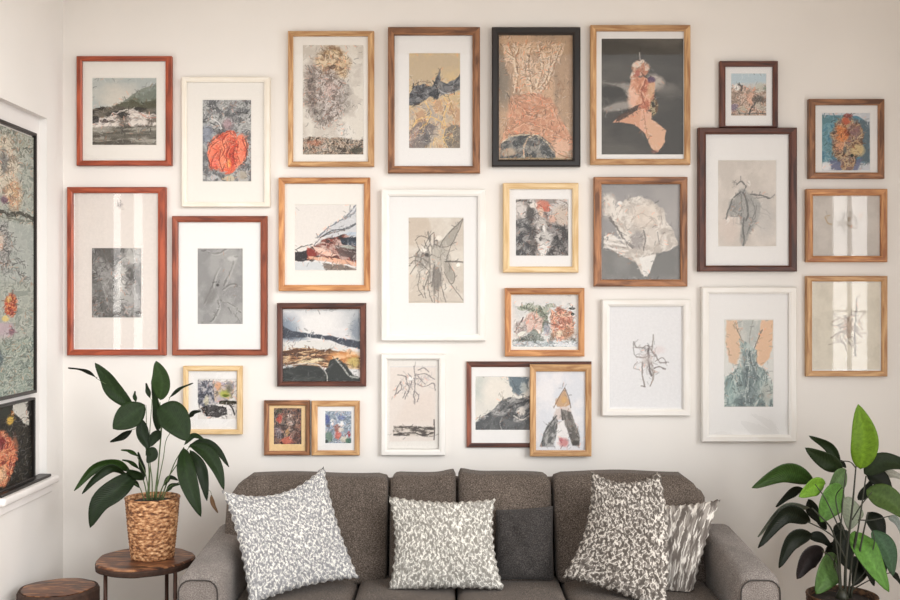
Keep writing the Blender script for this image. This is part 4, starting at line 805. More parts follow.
def black_art():
    a = Art((-7, 399, 35, 477), (30, 28, 26)); a.tex([(18, 16, 16), (52, 48, 40), (30, 28, 26)], 3, warp=.8)
    a.poly([(13, 400), (28, 399), (29, 424), (24, 420), (18, 412), (13, 406)], (206, 204, 196), 1, 1.2, 1); a.veins((120, 116, 96), 4, a.pm([(12, 420), (35, 420), (35, 477), (12, 477)], 3), .5, .02)
    m = np.maximum(a.bm(3, 450, 13, 24, .15, 3, 6), a.bm(0, 428, 7, 8, .4, 2)); a.tex([(196, 96, 66), (236, 170, 128), (214, 130, 96), (150, 60, 50)], 3.5, m, .97, warp=.8)
    a.blob(1, 432, 4, 6, (120, 36, 40), .9, .5, 2); a.blob(2, 462, 5, 8, (250, 214, 172), .8, .6, 2.5); a.blob(10, 414, 3.5, 4, (226, 186, 84), .9, .6, 1.5); a.blob(13, 408, 2, 2, (196, 140, 60), .8, .6, 1); a.veins((96, 40, 34), 5, m, .7, .025)
    a.blob(30, 408, 3, 5, (34, 32, 30), 1, .5, 1); a.blob(5, 405, 6, 5, (44, 48, 42), 1, .6, 2); a.blob(15, 440, 3, 10, (214, 132, 96), .6, .8, 2)
    return a
left_panel('black picture of a peach blossom standing on the recess ledge', (-9, 397, 35.5, 477.5), black_art(), 'black', 2.2, 0.026, 'ink_oil')
g = G(); g.box(RX+0.0005, WX_L+0.022, RY0, RY1-0.004, RZ0, RZ0+0.012)
o = bevel(g.build('ledge_board', plain('black_ledge_board', lc(30, 27, 26), 0.4)), 0.002); tag(o, 'thin black board lying on the white recess sill', 'board')

# ------------------------------------------------------------------ fabrics
def fabric(name, c1, c2, c3, scale=260, bump=0.5, rough=0.95, sheen=0.08):
    m, nt, b, N, L = new_mat(name)
    tc = N('ShaderNodeTexCoord'); n1 = N('ShaderNodeTexNoise'); n1.inputs['Scale'].default_value = scale; n1.inputs['Detail'].default_value = 3
    n2 = N('ShaderNodeTexNoise'); n2.inputs['Scale'].default_value = 9; n2.inputs['Detail'].default_value = 6
    cr = N('ShaderNodeValToRGB'); a = cr.color_ramp.elements; a[0].position = 0.34; a[0].color = c1; a[1].position = 0.68; a[1].color = c3
    e = a.new(0.5); e.color = c2
    mr = N('ShaderNodeMapRange'); mr.inputs[1].default_value = 0.3; mr.inputs[2].default_value = 0.7; mr.inputs[3].default_value = 0.86; mr.inputs[4].default_value = 1.12
    mx = N('ShaderNodeMix'); mx.data_type = 'RGBA'; mx.blend_type = 'MULTIPLY'; mx.inputs[0].default_value = 1
    L(tc.outputs['Object'], n1.inputs['Vector']); L(tc.outputs['Object'], n2.inputs['Vector']); L(n1.outputs[0], cr.inputs[0]); L(n2.outputs[0], mr.inputs[0])
    L(cr.outputs[0], mx.inputs[6]); L(mr.outputs[0], mx.inputs[7]); L(mx.outputs[2], b.inputs['Base Color'])
    bp = N('ShaderNodeBump'); bp.inputs['Strength'].default_value = bump; bp.inputs['Distance'].default_value = 0.003
    L(n1.outputs[0], bp.inputs['Height']); L(bp.outputs[0], b.inputs['Normal'])
    b.inputs['Roughness'].default_value = rough; b.inputs['Specular IOR Level'].default_value = 0.1
    b.inputs['Sheen Weight'].default_value = sheen; b.inputs['Sheen Roughness'].default_value = 0.5
    return m
SOFA = fabric('charcoal_heather_fabric', lc(62, 55, 50), lc(92, 83, 76), lc(134, 122, 113))
SOFA_ARM_LIT = fabric('heather_arm_fabric_lit', lc(98, 92, 88), lc(128, 121, 117), lc(164, 157, 152), 300)  # same sofa fabric, lightened: light on the arms put into the colour
DARKF = fabric('dark_charcoal_fabric', lc(48, 46, 46), lc(66, 63, 62), lc(92, 88, 86))
PIPE = plain('black_piping', lc(62, 58, 56), 0.9)
def flecked(name, base, dark, light, scale, kind='fleck'):
    """chunky woven cloth: light loops and dark gaps on a grey ground"""
    m, nt, b, N, L = new_mat(name)
    uv = N('ShaderNodeUVMap'); nz = N('ShaderNodeTexNoise'); nz.inputs['Scale'].default_value = scale*0.9; nz.inputs['Detail'].default_value = 1
    ad = N('ShaderNodeVectorMath'); ad.operation = 'MULTIPLY_ADD'; q = 0.9/scale; ad.inputs[1].default_value = (q, q, 0)
    L(uv.outputs[0], nz.inputs['Vector']); L(nz.outputs['Color'], ad.inputs[0]); L(uv.outputs[0], ad.inputs[2])
    mp = N('ShaderNodeMapping'); mp.inputs['Rotation'].default_value = (0, 0, 0.7); L(ad.outputs[0], mp.inputs[0])
    mp.inputs['Scale'].default_value = (1.0, 0.6, 1) if kind == 'fleck' else (0.8, 0.16, 1)
    vo = N('ShaderNodeTexVoronoi'); vo.feature = 'DISTANCE_TO_EDGE'; vo.inputs['Scale'].default_value = scale; L(mp.outputs[0], vo.inputs['Vector'])
    v2 = N('ShaderNodeTexNoise'); v2.inputs['Scale'].default_value = scale*1.1; v2.inputs['Detail'].default_value = 2; v2.inputs['Distortion'].default_value = 0.3; L(mp.outputs[0], v2.inputs['Vector'])
    c1 = N('ShaderNodeValToRGB'); a = c1.color_ramp.elements; a[0].position = 0.05; a[0].color = (1, 1, 1, 1); a[1].position = 0.13; a[1].color = (0, 0, 0, 1)
    c2 = N('ShaderNodeValToRGB'); a = c2.color_ramp.elements; a[0].position = 0.40; a[0].color = dark; a[1].position = 0.60; a[1].color = base
    c3 = N('ShaderNodeValToRGB'); a = c3.color_ramp.elements; a[0].position = 0.46; a[0].color = (0, 0, 0, 1); a[1].position = 0.52; a[1].color = (1, 1, 1, 1)
    mu = N('ShaderNodeMath'); mu.operation = 'MULTIPLY'; mx = N('ShaderNodeMix'); mx.data_type = 'RGBA'
    L(vo.outputs['Distance'], c1.inputs[0]); L(v2.outputs[0], c2.inputs[0]); L(v2.outputs[0], c3.inputs[0]); L(c1.outputs[0], mu.inputs[0]); L(c3.outputs[0], mu.inputs[1])
    L(mu.outputs[0], mx.inputs[0]); L(c2.outputs[0], mx.inputs[6]); mx.inputs[7].default_value = light
    L(mx.outputs[2], b.inputs['Base Color']); bp = N('ShaderNodeBump'); bp.inputs['Strength'].default_value = 0.5; bp.inputs['Distance'].default_value = 0.004
    L(mu.outputs[0], bp.inputs['Height']); L(bp.outputs[0], b.inputs['Normal']); b.inputs['Roughness'].default_value = 0.9; b.inputs['Specular IOR Level'].default_value = 0.15
    return m

# ------------------------------------------------------------------ sofa
def puff(x0, x1, y0, y1, z0, z1, r=0.05, bulge=(0, 0.02, 0.01), n=14, shear=0.0, wob=0.004, seed=0, zt=None, rise=0.0):
    """soft box; shear leans it back (y grows with z); zt(u) adds to the height of the top edge along x"""
    bm = bmesh.new(); bmesh.ops.create_cube(bm, size=2); bmesh.ops.subdivide_edges(bm, edges=bm.edges[:], cuts=n, use_grid_fill=True)
    c = Vector(((x0+x1)/2, (y0+y1)/2, (z0+z1)/2)); h = Vector(((x1-x0)/2, (y1-y0)/2, (z1-z0)/2)); rn = random.Random(seed)
    ph = [rn.uniform(0, 6) for _ in range(4)]
    for v in bm.verts:
        p = v.co.copy(); q = Vector((p.x*h.x, p.y*h.y, p.z*h.z)); inn = Vector([max(-(h[i]-r), min(h[i]-r, q[i])) for i in range(3)])
        dl = q-inn
        if dl.length > 1e-9: q = inn+dl.normalized()*min(r, max(abs(dl.x), abs(dl.y), abs(dl.z)))
        u, w, t = p.x, p.y, p.z
        q.x += bulge[0]*u*(1-w*w)*(1-t*t); q.y += bulge[1]*w*(1-u*u)*(1-t*t); q.z += bulge[2]*t*(1-u*u)*(1-w*w)
        q.y += wob*math.sin(5*q.x*3+ph[0])*math.cos(14*q.z+ph[1]); q.z += wob*math.sin(11*q.x+ph[2])*(0.5+0.5*t)
        q.z += rise*(0.5+0.5*w)*(0.5+0.5*t)
        if zt: q.z += zt(u)*(0.5+0.5*t)
        q.y += shear*(q.z+h.z)
        v.co = c+q
    g = G(); g.v = [v.co.copy() for v in bm.verts]; bm.verts.ensure_lookup_table(); g.f = [tuple(v.index for v in f.verts) for f in bm.faces]; bm.free()
    return g
SX0, SX1, SYF, SYB = -1.035, 1.255, -1.06, -0.19
AW = 0.175
sofa = thing('sofa', 'wide charcoal fabric sofa with rounded arms under the framed pictures', 'sofa', ((SX0+SX1)/2, (SYF+SYB)/2, 0))
puff(SX0+0.05, SX1-0.12, -0.38, SYB, 0.12, 0.83, 0.06, (0, 0, 0), shear=0.0, zt=lambda u: -0.035*abs(u)**6).build('back_frame', SOFA, sofa, True)
puff(SX0+AW-0.02, SX1-AW+0.02, SYF+0.03, -0.30, 0.10, 0.31, 0.02, (0, 0, 0)).build('base', SOFA, sofa, True)
bx = lambda px, d: (px-450)/F*d
# back cushions
edges = [(bx(229, 4.66), bx(327, 4.62)), (bx(328, 4.62), bx(389, 4.62)), (bx(391, 4.62), bx(456, 4.62)), (bx(458, 4.62), bx(550, 4.62)), (bx(552, 4.62), bx(701, 4.64))]
edges = [(bx(230, 4.62), bx(389, 4.62)), (bx(391, 4.62), bx(456, 4.62)), (bx(458, 4.62), bx(550, 4.62)), (bx(552, 4.62), bx(701, 4.62))]
tops = [0.862, 0.866, 0.866, 0.868]
fz = [lambda u: -0.07*max(0, -u-0.78)/0.22-0.010*(1-u*u) if u < -0.78 else 0, lambda u: 0.022*max(0, u)**3, lambda u: 0.022*max(0, -u)**4-0.006*u, lambda u: (-0.07*(u-0.75)/0.25 if u > 0.75 else 0)]
for i, ((a, b), zt) in enumerate(zip(edges, tops)):
    puff(a+0.001, b-0.001, -0.60, -0.44, 0.43, zt, 0.035, (0, 0.018, 0.002), shear=0.36, seed=i, zt=fz[i]).build('back_cushion', SOFA, sofa, True)
# seat cushions
sd = 4.35
se = [(SX0+AW+0.004, bx(356, sd)), (bx(358, sd), bx(455.5, sd)), (bx(457, sd), bx(562, sd)), (bx(564.5, sd), SX1-AW-0.004)]
for i, (a, b) in enumerate(se):
    puff(a+0.001, b-0.001, SYF+0.01, -0.46, 0.30, 0.447, 0.028, (0, 0.0, 0.010), seed=i+9).build('seat_cushion', SOFA, sofa, True)
# arms: padded scroll-free arms with a piped front panel
def arm(x0, x1, sgn):
    zt = 0.59
    a = puff(x0, x1, SYF+0.012, -0.30, 0.10, zt, 0.05, (0.006, 0, 0.006), wob=0.002, rise=0.05).build('arm', SOFA_ARM_LIT, sofa, True)
    # front panel set into the arm's end, with piping around it
    m = 0.014; yy = SYF+0.006; R_ = 0.045; pts = []
    X0, X1, Z1 = x0+m, x1-m, zt-m
    pts = [(X0, yy, 0.12), (X0, yy, Z1-R_)]+[(X0+R_-R_*math.cos(t), yy, Z1-R_+R_*math.sin(t)) for t in (0.4, 0.8, 1.2)]+[(X0+R_, yy, Z1), (X1-R_, yy, Z1)]
    pts += [(X1-R_+R_*math.sin(t), yy, Z1-R_+R_*math.cos(t)) for t in (0.4, 0.8, 1.2)]+[(X1, yy, Z1-R_), (X1, yy, 0.12)]
    g = G(); n = len(pts); g.add([Vector(p)+Vector((0, 0.002, 0)) for p in pts]+[Vector(p)+Vector((0, 0.03, 0)) for p in pts], [tuple(range(n)), tuple(range(n, 2*n))[::-1]]+[(i, (i+1) % n, n+(i+1) % n, n+i) for i in range(n)])
    pn = recalc(g.build('front_panel', SOFA_ARM_LIT, a))
    g = G(); g.tube(pts, 0.003); g.build('piping', PIPE, a, True)
arm(SX0, SX0+AW, -1); arm(SX1-AW, SX1, 1)
for x in (SX0+0.1, SX1-0.1):
    for y in (SYF+0.1, SYB-0.1):
        g = G(); g.lathe((x, y, 0), [(0.018, 0), (0.028, 0.12)], 16); g.build('leg', W['dark'], sofa, True)

# ------------------------------------------------------------------ throw pillows
from mathutils.bvhtree import BVHTree
COLL = []
def collider(o):
    w = parent_world(o); COLL.append((BVHTree.FromPolygons([v.co+w for v in o.data.vertices], [tuple(p.vertices) for p in o.data.polygons]), o.parent is None))
for ch in list(sofa.children):
    recalc(ch); collider(ch)
def settle(V, gap=0.005):
    """cloth gives way where it is pressed against the seat, the back or another pillow"""
    for _ in range(4):
        for k, p in enumerate(V):
            for t, loose in COLL:
                if loose:
                    F_ = Vector((0, -1, 0)); q, n, i, dist = t.ray_cast(p+F_*-gap, F_, 0.3)
                    if q is not None and n.dot(F_) > 0: p = q+F_*gap
                    continue
                q, n, i, dist = t.find_nearest(p, 0.14)
                if q is None: continue
                if (p-q).dot(n) < gap*0.5 and (dist < gap or ((p-q).normalized().dot(n) < -0.3 and dist < 0.13)): p = q+n*gap
            V[k] = p
def pillow(name, label, corners, thick, mat, pinch=0.035, seed=0, cup=(0, 0, 0, 0), group='patterned throw pillows on the sofa', fray=0.004):
    """corners TL, TR, BR, BL as (px, py, d); cup = how far each edge (top, right, bottom, left) sags inwards in metres"""
    c = [P(*q) for q in corners]; n = 44; nrm = (c[1]-c[0]).cross(c[3]-c[0]).normalized()
    if nrm.y > 0: nrm = -nrm
    up = ((c[0]+c[1])-(c[2]+c[3])).normalized(); rt = ((c[1]+c[2])-(c[0]+c[3])).normalized()
    V = []; UV = []; Fc = []; rn = random.Random(seed); ph = [rn.uniform(0, 6.28) for _ in range(8)]
    w = (c[1]-c[0]).length; h = (c[3]-c[0]).length
    for sgn in (1, -1):
        for j in range(n+1):
            for i in range(n+1):
                u, v = i/n*2-1, j/n*2-1     # v = -1 top
                p = c[0]*(1-u)*(1-v)/4+c[1]*(1+u)*(1-v)/4+c[2]*(1+u)*(1+v)/4+c[3]*(1-u)*(1+v)/4
                t = (1-u*u)*(1-v)/2*(pinch+cup[0]); b = (1-u*u)*(1+v)/2*(pinch*.6+cup[2])
                l = (1-v*v)*(1-u)/2*(pinch*.5+cup[3]); r = (1-v*v)*(1+u)/2*(pinch*.5+cup[1])
                p = p-up*t+up*b+rt*l-rt*r
                e = max(0.0, (1-u*u)*(1-v*v)); th = thick*(e**0.42)*0.5
                th += (0.006*math.sin(5*u+ph[0])*math.cos(4*v+ph[1])+0.003*math.sin(11*u+ph[2]+3*v)*math.sin(9*v+ph[3]))*min(1, e*4)
                edge = 1-min(1, min(1-abs(u), 1-abs(v))*20)
                p = p+nrm*(sgn*th)
                if edge > 0: p = p+(rt*math.sin(37*v+ph[4])+up*math.sin(41*u+ph[5]))*fray*edge
                V.append(p); UV.append((i/n*w, 1-j/n*h))
    N1 = (n+1)**2
    settle(V)
    for k in range(2):
        for j in range(n):
            for i in range(n):
                a = k*N1+j*(n+1)+i; q = (a, a+1, a+n+2, a+n+1); Fc.append(q if k else q[::-1])
    loc = (c[2]+c[3])/2
    o = mesh_obj(name, V, Fc, mat, None, True, loc)
    ul = o.data.uv_layers.new(name='UVMap'); vi = [0]*len(o.data.loops); o.data.loops.foreach_get('vertex_index', vi)
    ul.data.foreach_set('uv', [x for k in vi for x in UV[k]])
    bm = bmesh.new(); bm.from_mesh(o.data); bmesh.ops.remove_doubles(bm, verts=bm.verts, dist=1e-5); bmesh.ops.recalc_face_normals(bm, faces=bm.faces); bm.to_mesh(o.data); bm.free()
    collider(o)
    return tag(o, label, 'cushion', group)
FL1 = flecked('cool_grey_fleck_weave', lc(176, 176, 177), lc(136, 136, 139), lc(240, 238, 232), 98)
FL2 = flecked('warm_grey_fleck_weave', lc(178, 176, 170), lc(138, 135, 129), lc(238, 235, 227), 82)
FL3 = flecked('grey_brown_fleck_weave', lc(142, 136, 130), lc(92, 86, 81), lc(222, 216, 208), 94)
FL4 = flecked('striped_grey_weave', lc(160, 154, 148), lc(104, 97, 92), lc(226, 221, 214), 62, 'stripe')
pillow('square_cushion', 'plain dark charcoal square cushion behind the middle of the sofa', [(496, 510, 4.47), (553, 506, 4.47), (553, 580, 4.39), (494, 580, 4.39)], 0.10, DARKF, 0.004, 5, group=None, fray=0)
pillow('throw_pillow', 'striped silvery pillow against the right sofa arm', [(640, 503, 4.48), (720, 499, 4.44), (690, 606, 4.22), (640, 602, 4.28)], 0.10, FL4, 0.018, 4, cup=(0, .0, 0, 0))
pillow('throw_pillow', 'brownish grey fleck pillow left of the striped one on the right seat', [(591, 470, 4.38), (660, 472, 4.34), (664, 612, 4.04), (562, 577, 4.24)], 0.12, FL3, 0.02, 3, cup=(0.03, -0.035, 0, 0.03))
pillow('throw_pillow', 'smaller grey fleck pillow upright in the middle of the sofa', [(388, 496, 4.36), (495, 499, 4.36), (504, 590, 4.25), (388, 592, 4.25)], 0.14, FL2, 0.018, 2, cup=(0, .015, 0, .02))
pillow('throw_pillow', 'large grey fleck pillow tilted against the left sofa arm', [(222, 490, 4.26), (324, 466, 4.40), (359, 578, 4.30), (249, 606, 4.06)], 0.15, FL1, 0.035, 1, cup=(0.035, 0, 0, 0.0))

# ------------------------------------------------------------------ tables
def slab_mat():
    m, nt, b, N, L = new_mat('rustic_log_slice')
    tc = N('ShaderNodeTexCoord'); wv = N('ShaderNodeTexNoise'); wv.inputs['Scale'].default_value = 14; wv.inputs['Detail'].default_value = 7; wv.inputs['Distortion'].default_value = 1.4
    mp = N('ShaderNodeMapping'); mp.inputs['Scale'].default_value = (0.6, 2.2, 1)
    cr = N('ShaderNodeValToRGB'); a = cr.color_ramp.elements; a[0].position = 0.36; a[0].color = lc(46, 25, 17); a[1].position = 0.68; a[1].color = lc(184, 130, 86)
    e = a.new(0.52); e.color = lc(108, 65, 42)
    L(tc.outputs['Object'], mp.inputs[0]); L(mp.outputs[0], wv.inputs['Vector']); L(wv.outputs[0], cr.inputs[0]); L(cr.outputs[0], b.inputs['Base Color']); b.inputs['Roughness'].default_value = 0.4
    bp = N('ShaderNodeBump'); bp.inputs['Strength'].default_value = 0.4; bp.inputs['Distance'].default_value = 0.004; L(wv.outputs[0], bp.inputs['Height']); L(bp.outputs[0], b.inputs['Normal'])
    return m
SLAB = slab_mat(); BARK = plain('dark_bark', lc(62, 42, 32), 0.8, noise=0.4, scale=40, bump=0.8)
IRON = plain('dark_bronze_metal', lc(72, 46, 36), 0.45, noise=0.15, metallic=0.4)
tx, ty, tz = -1.322, -0.455, 0.515
st = thing('side_table', 'round rustic wood side table on thin dark legs under the left plant', 'side table', (tx, ty, 0))
wob = lambda q: 1+0.02*math.sin(3*q+1)+0.014*math.sin(7*q)+0.008*math.sin(13*q+2)
g = G(); g.lathe((tx, ty, 0), [(0.19, tz-0.030), (0.204, tz-0.024), (0.206, tz-0.006), (0.200, tz)], 72, wob); g.build('tabletop', SLAB, st)
g = G(); g.lathe((tx, ty, 0), [(0.2, tz-0.036), (0.2075, tz-0.030), (0.2095, tz-0.016), (0.2075, tz-0.0085), (0.2, tz-0.012)], 72, wob); g.build('bark_edge', BARK, st)
for (lx, ly) in ((-1.452, -0.575), (-1.158, -0.575), (-1.268, -0.30)):
    g = G(); g.tube([(lx, ly, 0), (lx, ly, tz-0.03)], 0.0085, n=12); g.build('leg', IRON, st, True)
g = G(); g.tube([(-1.452, -0.575, 0.12), (-1.158, -0.575, 0.12), (-1.268, -0.30, 0.12), (-1.452, -0.575, 0.12)], 0.005); g.build('stretcher', IRON, st, True)
sx, sy, sz, sr = -1.635, -0.62, 0.432, 0.158
lg = thing('log_stool', 'low log slice stool with dark bark side below the left wall sill', 'stool', (sx, sy, 0))
wob2 = lambda q: 1+0.03*math.sin(2*q+0.6)+0.02*math.sin(5*q)+0.008*math.sin(11*q)
g = G(); g.lathe((sx, sy, 0), [(sr*0.93, 0.0), (sr, 0.02), (sr*1.0, sz-0.012), (sr*0.97, sz-0.002), (sr*0.9, sz-0.004)], 64, wob2); g.build('bark', BARK, lg)
g = G(); g.lathe((sx, sy, 0), [(sr*0.88, sz-0.02), (sr*0.9, sz), (sr*0.6, sz+0.003), (sr*0.01, sz+0.004)], 64, wob2); g.build('seat', SLAB, lg)

# ------------------------------------------------------------------ plants
def leaf_mat():
    m, nt, b, N, L = new_mat('glossy_leaf')
    at = N('ShaderNodeAttribute'); at.attribute_name = 'paint'; uv = N('ShaderNodeUVMap'); sp = N('ShaderNodeSeparateXYZ'); L(uv.outputs[0], sp.inputs[0])
    wv = N('ShaderNodeTexWave'); wv.inputs['Scale'].default_value = 3.5; wv.inputs['Distortion'].default_value = 1.5; mp = N('ShaderNodeMapping'); mp.inputs['Rotation'].default_value = (0, 0, 0.9); L(uv.outputs[0], mp.inputs[0]); L(mp.outputs[0], wv.inputs['Vector'])
    nz = N('ShaderNodeTexNoise'); nz.inputs['Scale'].default_value = 6; nz.inputs['Detail'].default_value = 4; L(uv.outputs[0], nz.inputs['Vector'])
    mr = N('ShaderNodeMapRange'); mr.inputs[1].default_value = 0.3; mr.inputs[2].default_value = 0.7; mr.inputs[3].default_value = 0.78; mr.inputs[4].default_value = 1.25; L(nz.outputs[0], mr.inputs[0])
    mx = N('ShaderNodeMix'); mx.data_type = 'RGBA'; mx.blend_type = 'MULTIPLY'; mx.inputs[0].default_value = 1; L(at.outputs['Color'], mx.inputs[6]); L(mr.outputs[0], mx.inputs[7])
    L(mx.outputs[2], b.inputs['Base Color']); b.inputs['Roughness'].default_value = 0.45; b.inputs['Specular IOR Level'].default_value = 0.2
    bp = N('ShaderNodeBump'); bp.inputs['Strength'].default_value = 0.25; bp.inputs['Distance'].default_value = 0.003; L(wv.outputs['Fac'], bp.inputs['Height']); L(bp.outputs[0], b.inputs['Normal'])
    return m
LEAF = leaf_mat(); STEM = plain('green_stem', lc(74, 92, 50), 0.5, noise=0.2, scale=30); STEMD = plain('dark_green_stem', lc(44, 46, 34), 0.5, noise=0.2, scale=30)
SOIL = plain('potting_soil', lc(40, 30, 24), 0.95, noise=0.4, scale=90, bump=0.8)
class Foliage:
    def __init__(s): s.v = []; s.f = []; s.c = []; s.uv = []
    def leaf(s, pts, w, col, roll=0.0, fold=0.25, d0=4.56, sharp=1.0, curl=0.0):
        """pts base -> tip as (px, py, depth offset); w = width in pixels seen face on"""
        n, m = 18, 8; line = catmull([P(p[0], p[1], d0+(p[2] if len(p) > 2 else 0)) for p in pts], n); W2 = w/F*d0/2; base = len(s.v)
        for i, p in enumerate(line):
            t = i/n; T = (line[min(i+1, n)]-line[max(i-1, 0)]).normalized(); view = Vector((0, -1, 0.12)); side = T.cross(view).normalized(); nn = side.cross(T).normalized()
            if nn.y > 0: nn = -nn
            sd = side*math.cos(roll)+nn*math.sin(roll); n2 = nn*math.cos(roll)-side*math.sin(roll)
            wid = W2*(math.sin(math.pi*min(1, t**(0.82/sharp)))**0.75)*(1 if t < 1 else 0)+0.0004
            for j in range(m+1):
                a = j/m*2-1; s.v.append(p+sd*(a*wid)+n2*(abs(a)*wid*fold-curl*a*a*wid)+n2*0.003*math.sin(9*t+a*2)*abs(a)); s.uv.append((a*0.5+0.5, t*3))
                k = 1.0+(0.35 if abs(a) < 0.13 else 0)*(1-t*.5)
                s.c.append(tuple(min(1, x*k) for x in lc(*col)[:3])+(1,))
        for i in range(n):
            for j in range(m):
                a = base+i*(m+1)+j; s.f.append((a, a+1, a+m+2, a+m+1))
    def build(s, parent):
        o = mesh_obj('foliage', s.v, s.f, LEAF, parent, True); me = o.data
        at = me.attributes.new('paint', 'FLOAT_COLOR', 'POINT'); at.data.foreach_set('color', [x for c in s.c for x in c])
        ul = me.uv_layers.new(name='UVMap'); vi = [0]*len(me.loops); me.loops.foreach_get('vertex_index', vi); ul.data.foreach_set('uv', [x for k in vi for x in s.uv[k]])
        so = o.modifiers.new('thickness', 'SOLIDIFY'); so.thickness = 0.0012; so.offset = 0
        return o
def stems(parent, lst, d0, mat):
    g = G()
    for pts, r0, r1 in lst: g.tube(catmull([P(p[0], p[1], d0+(p[2] if len(p) > 2 else 0)) for p in pts], 14), r0, r1, 8)
    g.build('stems', mat, parent, True)
def basket_mat(name, c1, c2, c3):
    m, nt, b, N, L = new_mat(name)
    uv = N('ShaderNodeTexCoord'); n1 = N('ShaderNodeTexNoise'); n1.inputs['Scale'].default_value = 70; n1.inputs['Detail'].default_value = 3
    mp = N('ShaderNodeMapping'); mp.inputs['Scale'].default_value = (0.7, 0.7, 1.5)
    cr = N('ShaderNodeValToRGB'); a = cr.color_ramp.elements; a[0].position = 0.36; a[0].color = c1; a[1].position = 0.66; a[1].color = c3; e = a.new(0.5); e.color = c2
    L(uv.outputs['Object'], mp.inputs[0]); L(mp.outputs[0], n1.inputs['Vector']); L(n1.outputs[0], cr.inputs[0]); L(cr.outputs[0], b.inputs['Base Color']); b.inputs['Roughness'].default_value = 0.65
    return m
def basket(parent, c, prof_r0, prof_r1, h, mat, rows, lobes, name='basket_pot'):
    """woven pot: real relief, rows of alternating bulges"""
    V = []; Fc = []; nr, nc = rows*6, lobes*6
    for i in range(nr+1):
        t = i/nr; z = t*h; r = prof_r0+(prof_r1-prof_r0)*(t**0.8); row = int(t*rows)
        for k in range(nc):
            q = 2*math.pi*k/nc; b = 0.0032*abs(math.sin(t*rows*math.pi))*(0.45+0.55*math.sin(lobes*q+math.pi*(row % 2)+t*5)); V.append((c[0]+(r+b)*math.cos(q), c[1]+(r+b)*math.sin(q), c[2]+z))
    for i in range(nr):
        for k in range(nc): Fc.append((i*nc+k, i*nc+(k+1) % nc, (i+1)*nc+(k+1) % nc, (i+1)*nc+k))
    base = len(V)
    for z in (h, h-0.035):
        for k in range(nc):
            q = 2*math.pi*k/nc; V.append((c[0]+(prof_r1-0.008)*math.cos(q), c[1]+(prof_r1-0.008)*math.sin(q), c[2]+z))
    for k in range(nc):
        Fc.append((nr*nc+k, nr*nc+(k+1) % nc, base+(k+1) % nc, base+k)); Fc.append((base+k, base+(k+1) % nc, base+nc+(k+1) % nc, base+nc+k))
    Fc.append(tuple(range(nc))[::-1])
    o = mesh_obj(name, V, Fc, mat, parent, True)
    g = G(); g.tube([(c[0]+prof_r1*math.cos(a), c[1]+prof_r1*math.sin(a), c[2]+h) for a in [2*math.pi*k/48 for k in range(49)]], 0.0045, n=8); g.build('rim', mat, o, True)
    g = G(); g.lathe((c[0], c[1], c[2]), [(0.02, h-0.04), (prof_r1-0.010, h-0.024), (prof_r1-0.03, h-0.016), (0.01, h-0.012)], 32); g.build('soil', SOIL, parent, True)
pd = 4.56; px_ = bx(152.5, pd); py_ = pd-CAMD
pl = thing('potted_plant', 'dark green leafy plant in a golden woven pot on the side table', 'plant', (px_, py_, tz))
basket(pl, (px_, py_, tz), 0.088, 0.114, 0.258, basket_mat('golden_seagrass', lc(96, 58, 34), lc(168, 116, 74), lc(224, 180, 136)), 20, 28)
f = Foliage(); A, B, C_, D_ = (28, 45, 18), (21, 35, 14), (38, 58, 23), (16, 23, 11)
f.leaf([(134, 409, 0), (116, 392, -.02), (107, 378, -.04), (95, 363, -.06)], 17, A, .1)
f.leaf([(97, 378, -.05), (85, 370, -.07), (68, 368, -.09)], 5, D_, .9)
f.leaf([(160, 400, 0), (162, 380, -.02), (156, 361, -.02)], 20, C_, .2, .3)
f.leaf([(158, 432, .02), (158, 412, .02), (152, 382, .02)], 11, A, .4)
f.leaf([(145, 405, -.03), (129, 416, -.07), (113, 429, -.10)], 25, A, .2, .15, sharp=.9)
f.leaf([(159, 406, -.02), (174, 418, -.07), (188, 441, -.10)], 29, A, .2, .15, sharp=.9)
f.leaf([(132, 430, 0), (121, 437, 0), (110, 442, 0)], 7, D_, .6)
f.leaf([(141, 419, 0), (143, 435, -.02), (149, 450, -.03)], 12, B, .3)
f.leaf([(148, 448, -.03), (152, 455, -.05), (147, 463, -.06)], 12, B, .2)
f.leaf([(161, 431, 0), (154, 438, -.02), (150, 447, -.03)], 10, B, .3)
f.leaf([(131, 472, 0), (117, 464, -.04), (95, 468, -.08), (74, 491, -.12)], 12, C_, .5, .35)
f.leaf([(128, 476, 0), (112, 468, -.06), (96, 478, -.10), (82, 494, -.12)], 9, B, .5)
f.leaf([(137, 473, 0), (118, 488, -.08), (100, 503, -.12), (90, 528, -.14)], 22, B, .15)
f.leaf([(140, 470, 0), (131, 462, -.03), (122, 460, -.04)], 4, A, .5); f.leaf([(139, 457, .02), (130, 451, 0), (121, 450, 0)], 4, C_, .5)
f.leaf([(144, 480, -.02), (136, 474, -.04), (126, 470, -.06)], 10, B, .4)
f.leaf([(184, 448, .02), (186, 470, -.05), (192, 492, -.08), (201, 517, -.09)], 18, A, .2)
f.leaf([(190, 450, .02), (200, 466, -.02), (204, 482, -.03), (207, 501, -.04)], 11, B, .3)
f.leaf([(190, 444, .04), (206, 452, .02), (217, 468, 0), (224, 490, -.02)], 14, A, .3)
f.leaf([(188, 447, .04), (203, 443, .04), (217, 450, .03), (229, 467, .02)], 9, B, .4)
f.leaf([(184, 445, .04), (194, 436, .04), (206, 441, .04)], 6, A, .5)
f.leaf([(211, 495, -.03), (213, 504, -.03), (218, 513, -.03)], 4, (110, 84, 60), .4)
f.leaf([(169, 398, 0), (180, 389, 0), (193, 383, -.02)], 3.4, B, .4); f.leaf([(188, 418, 0), (194, 413, 0), (201, 411, -.02)], 5, D_, .4)
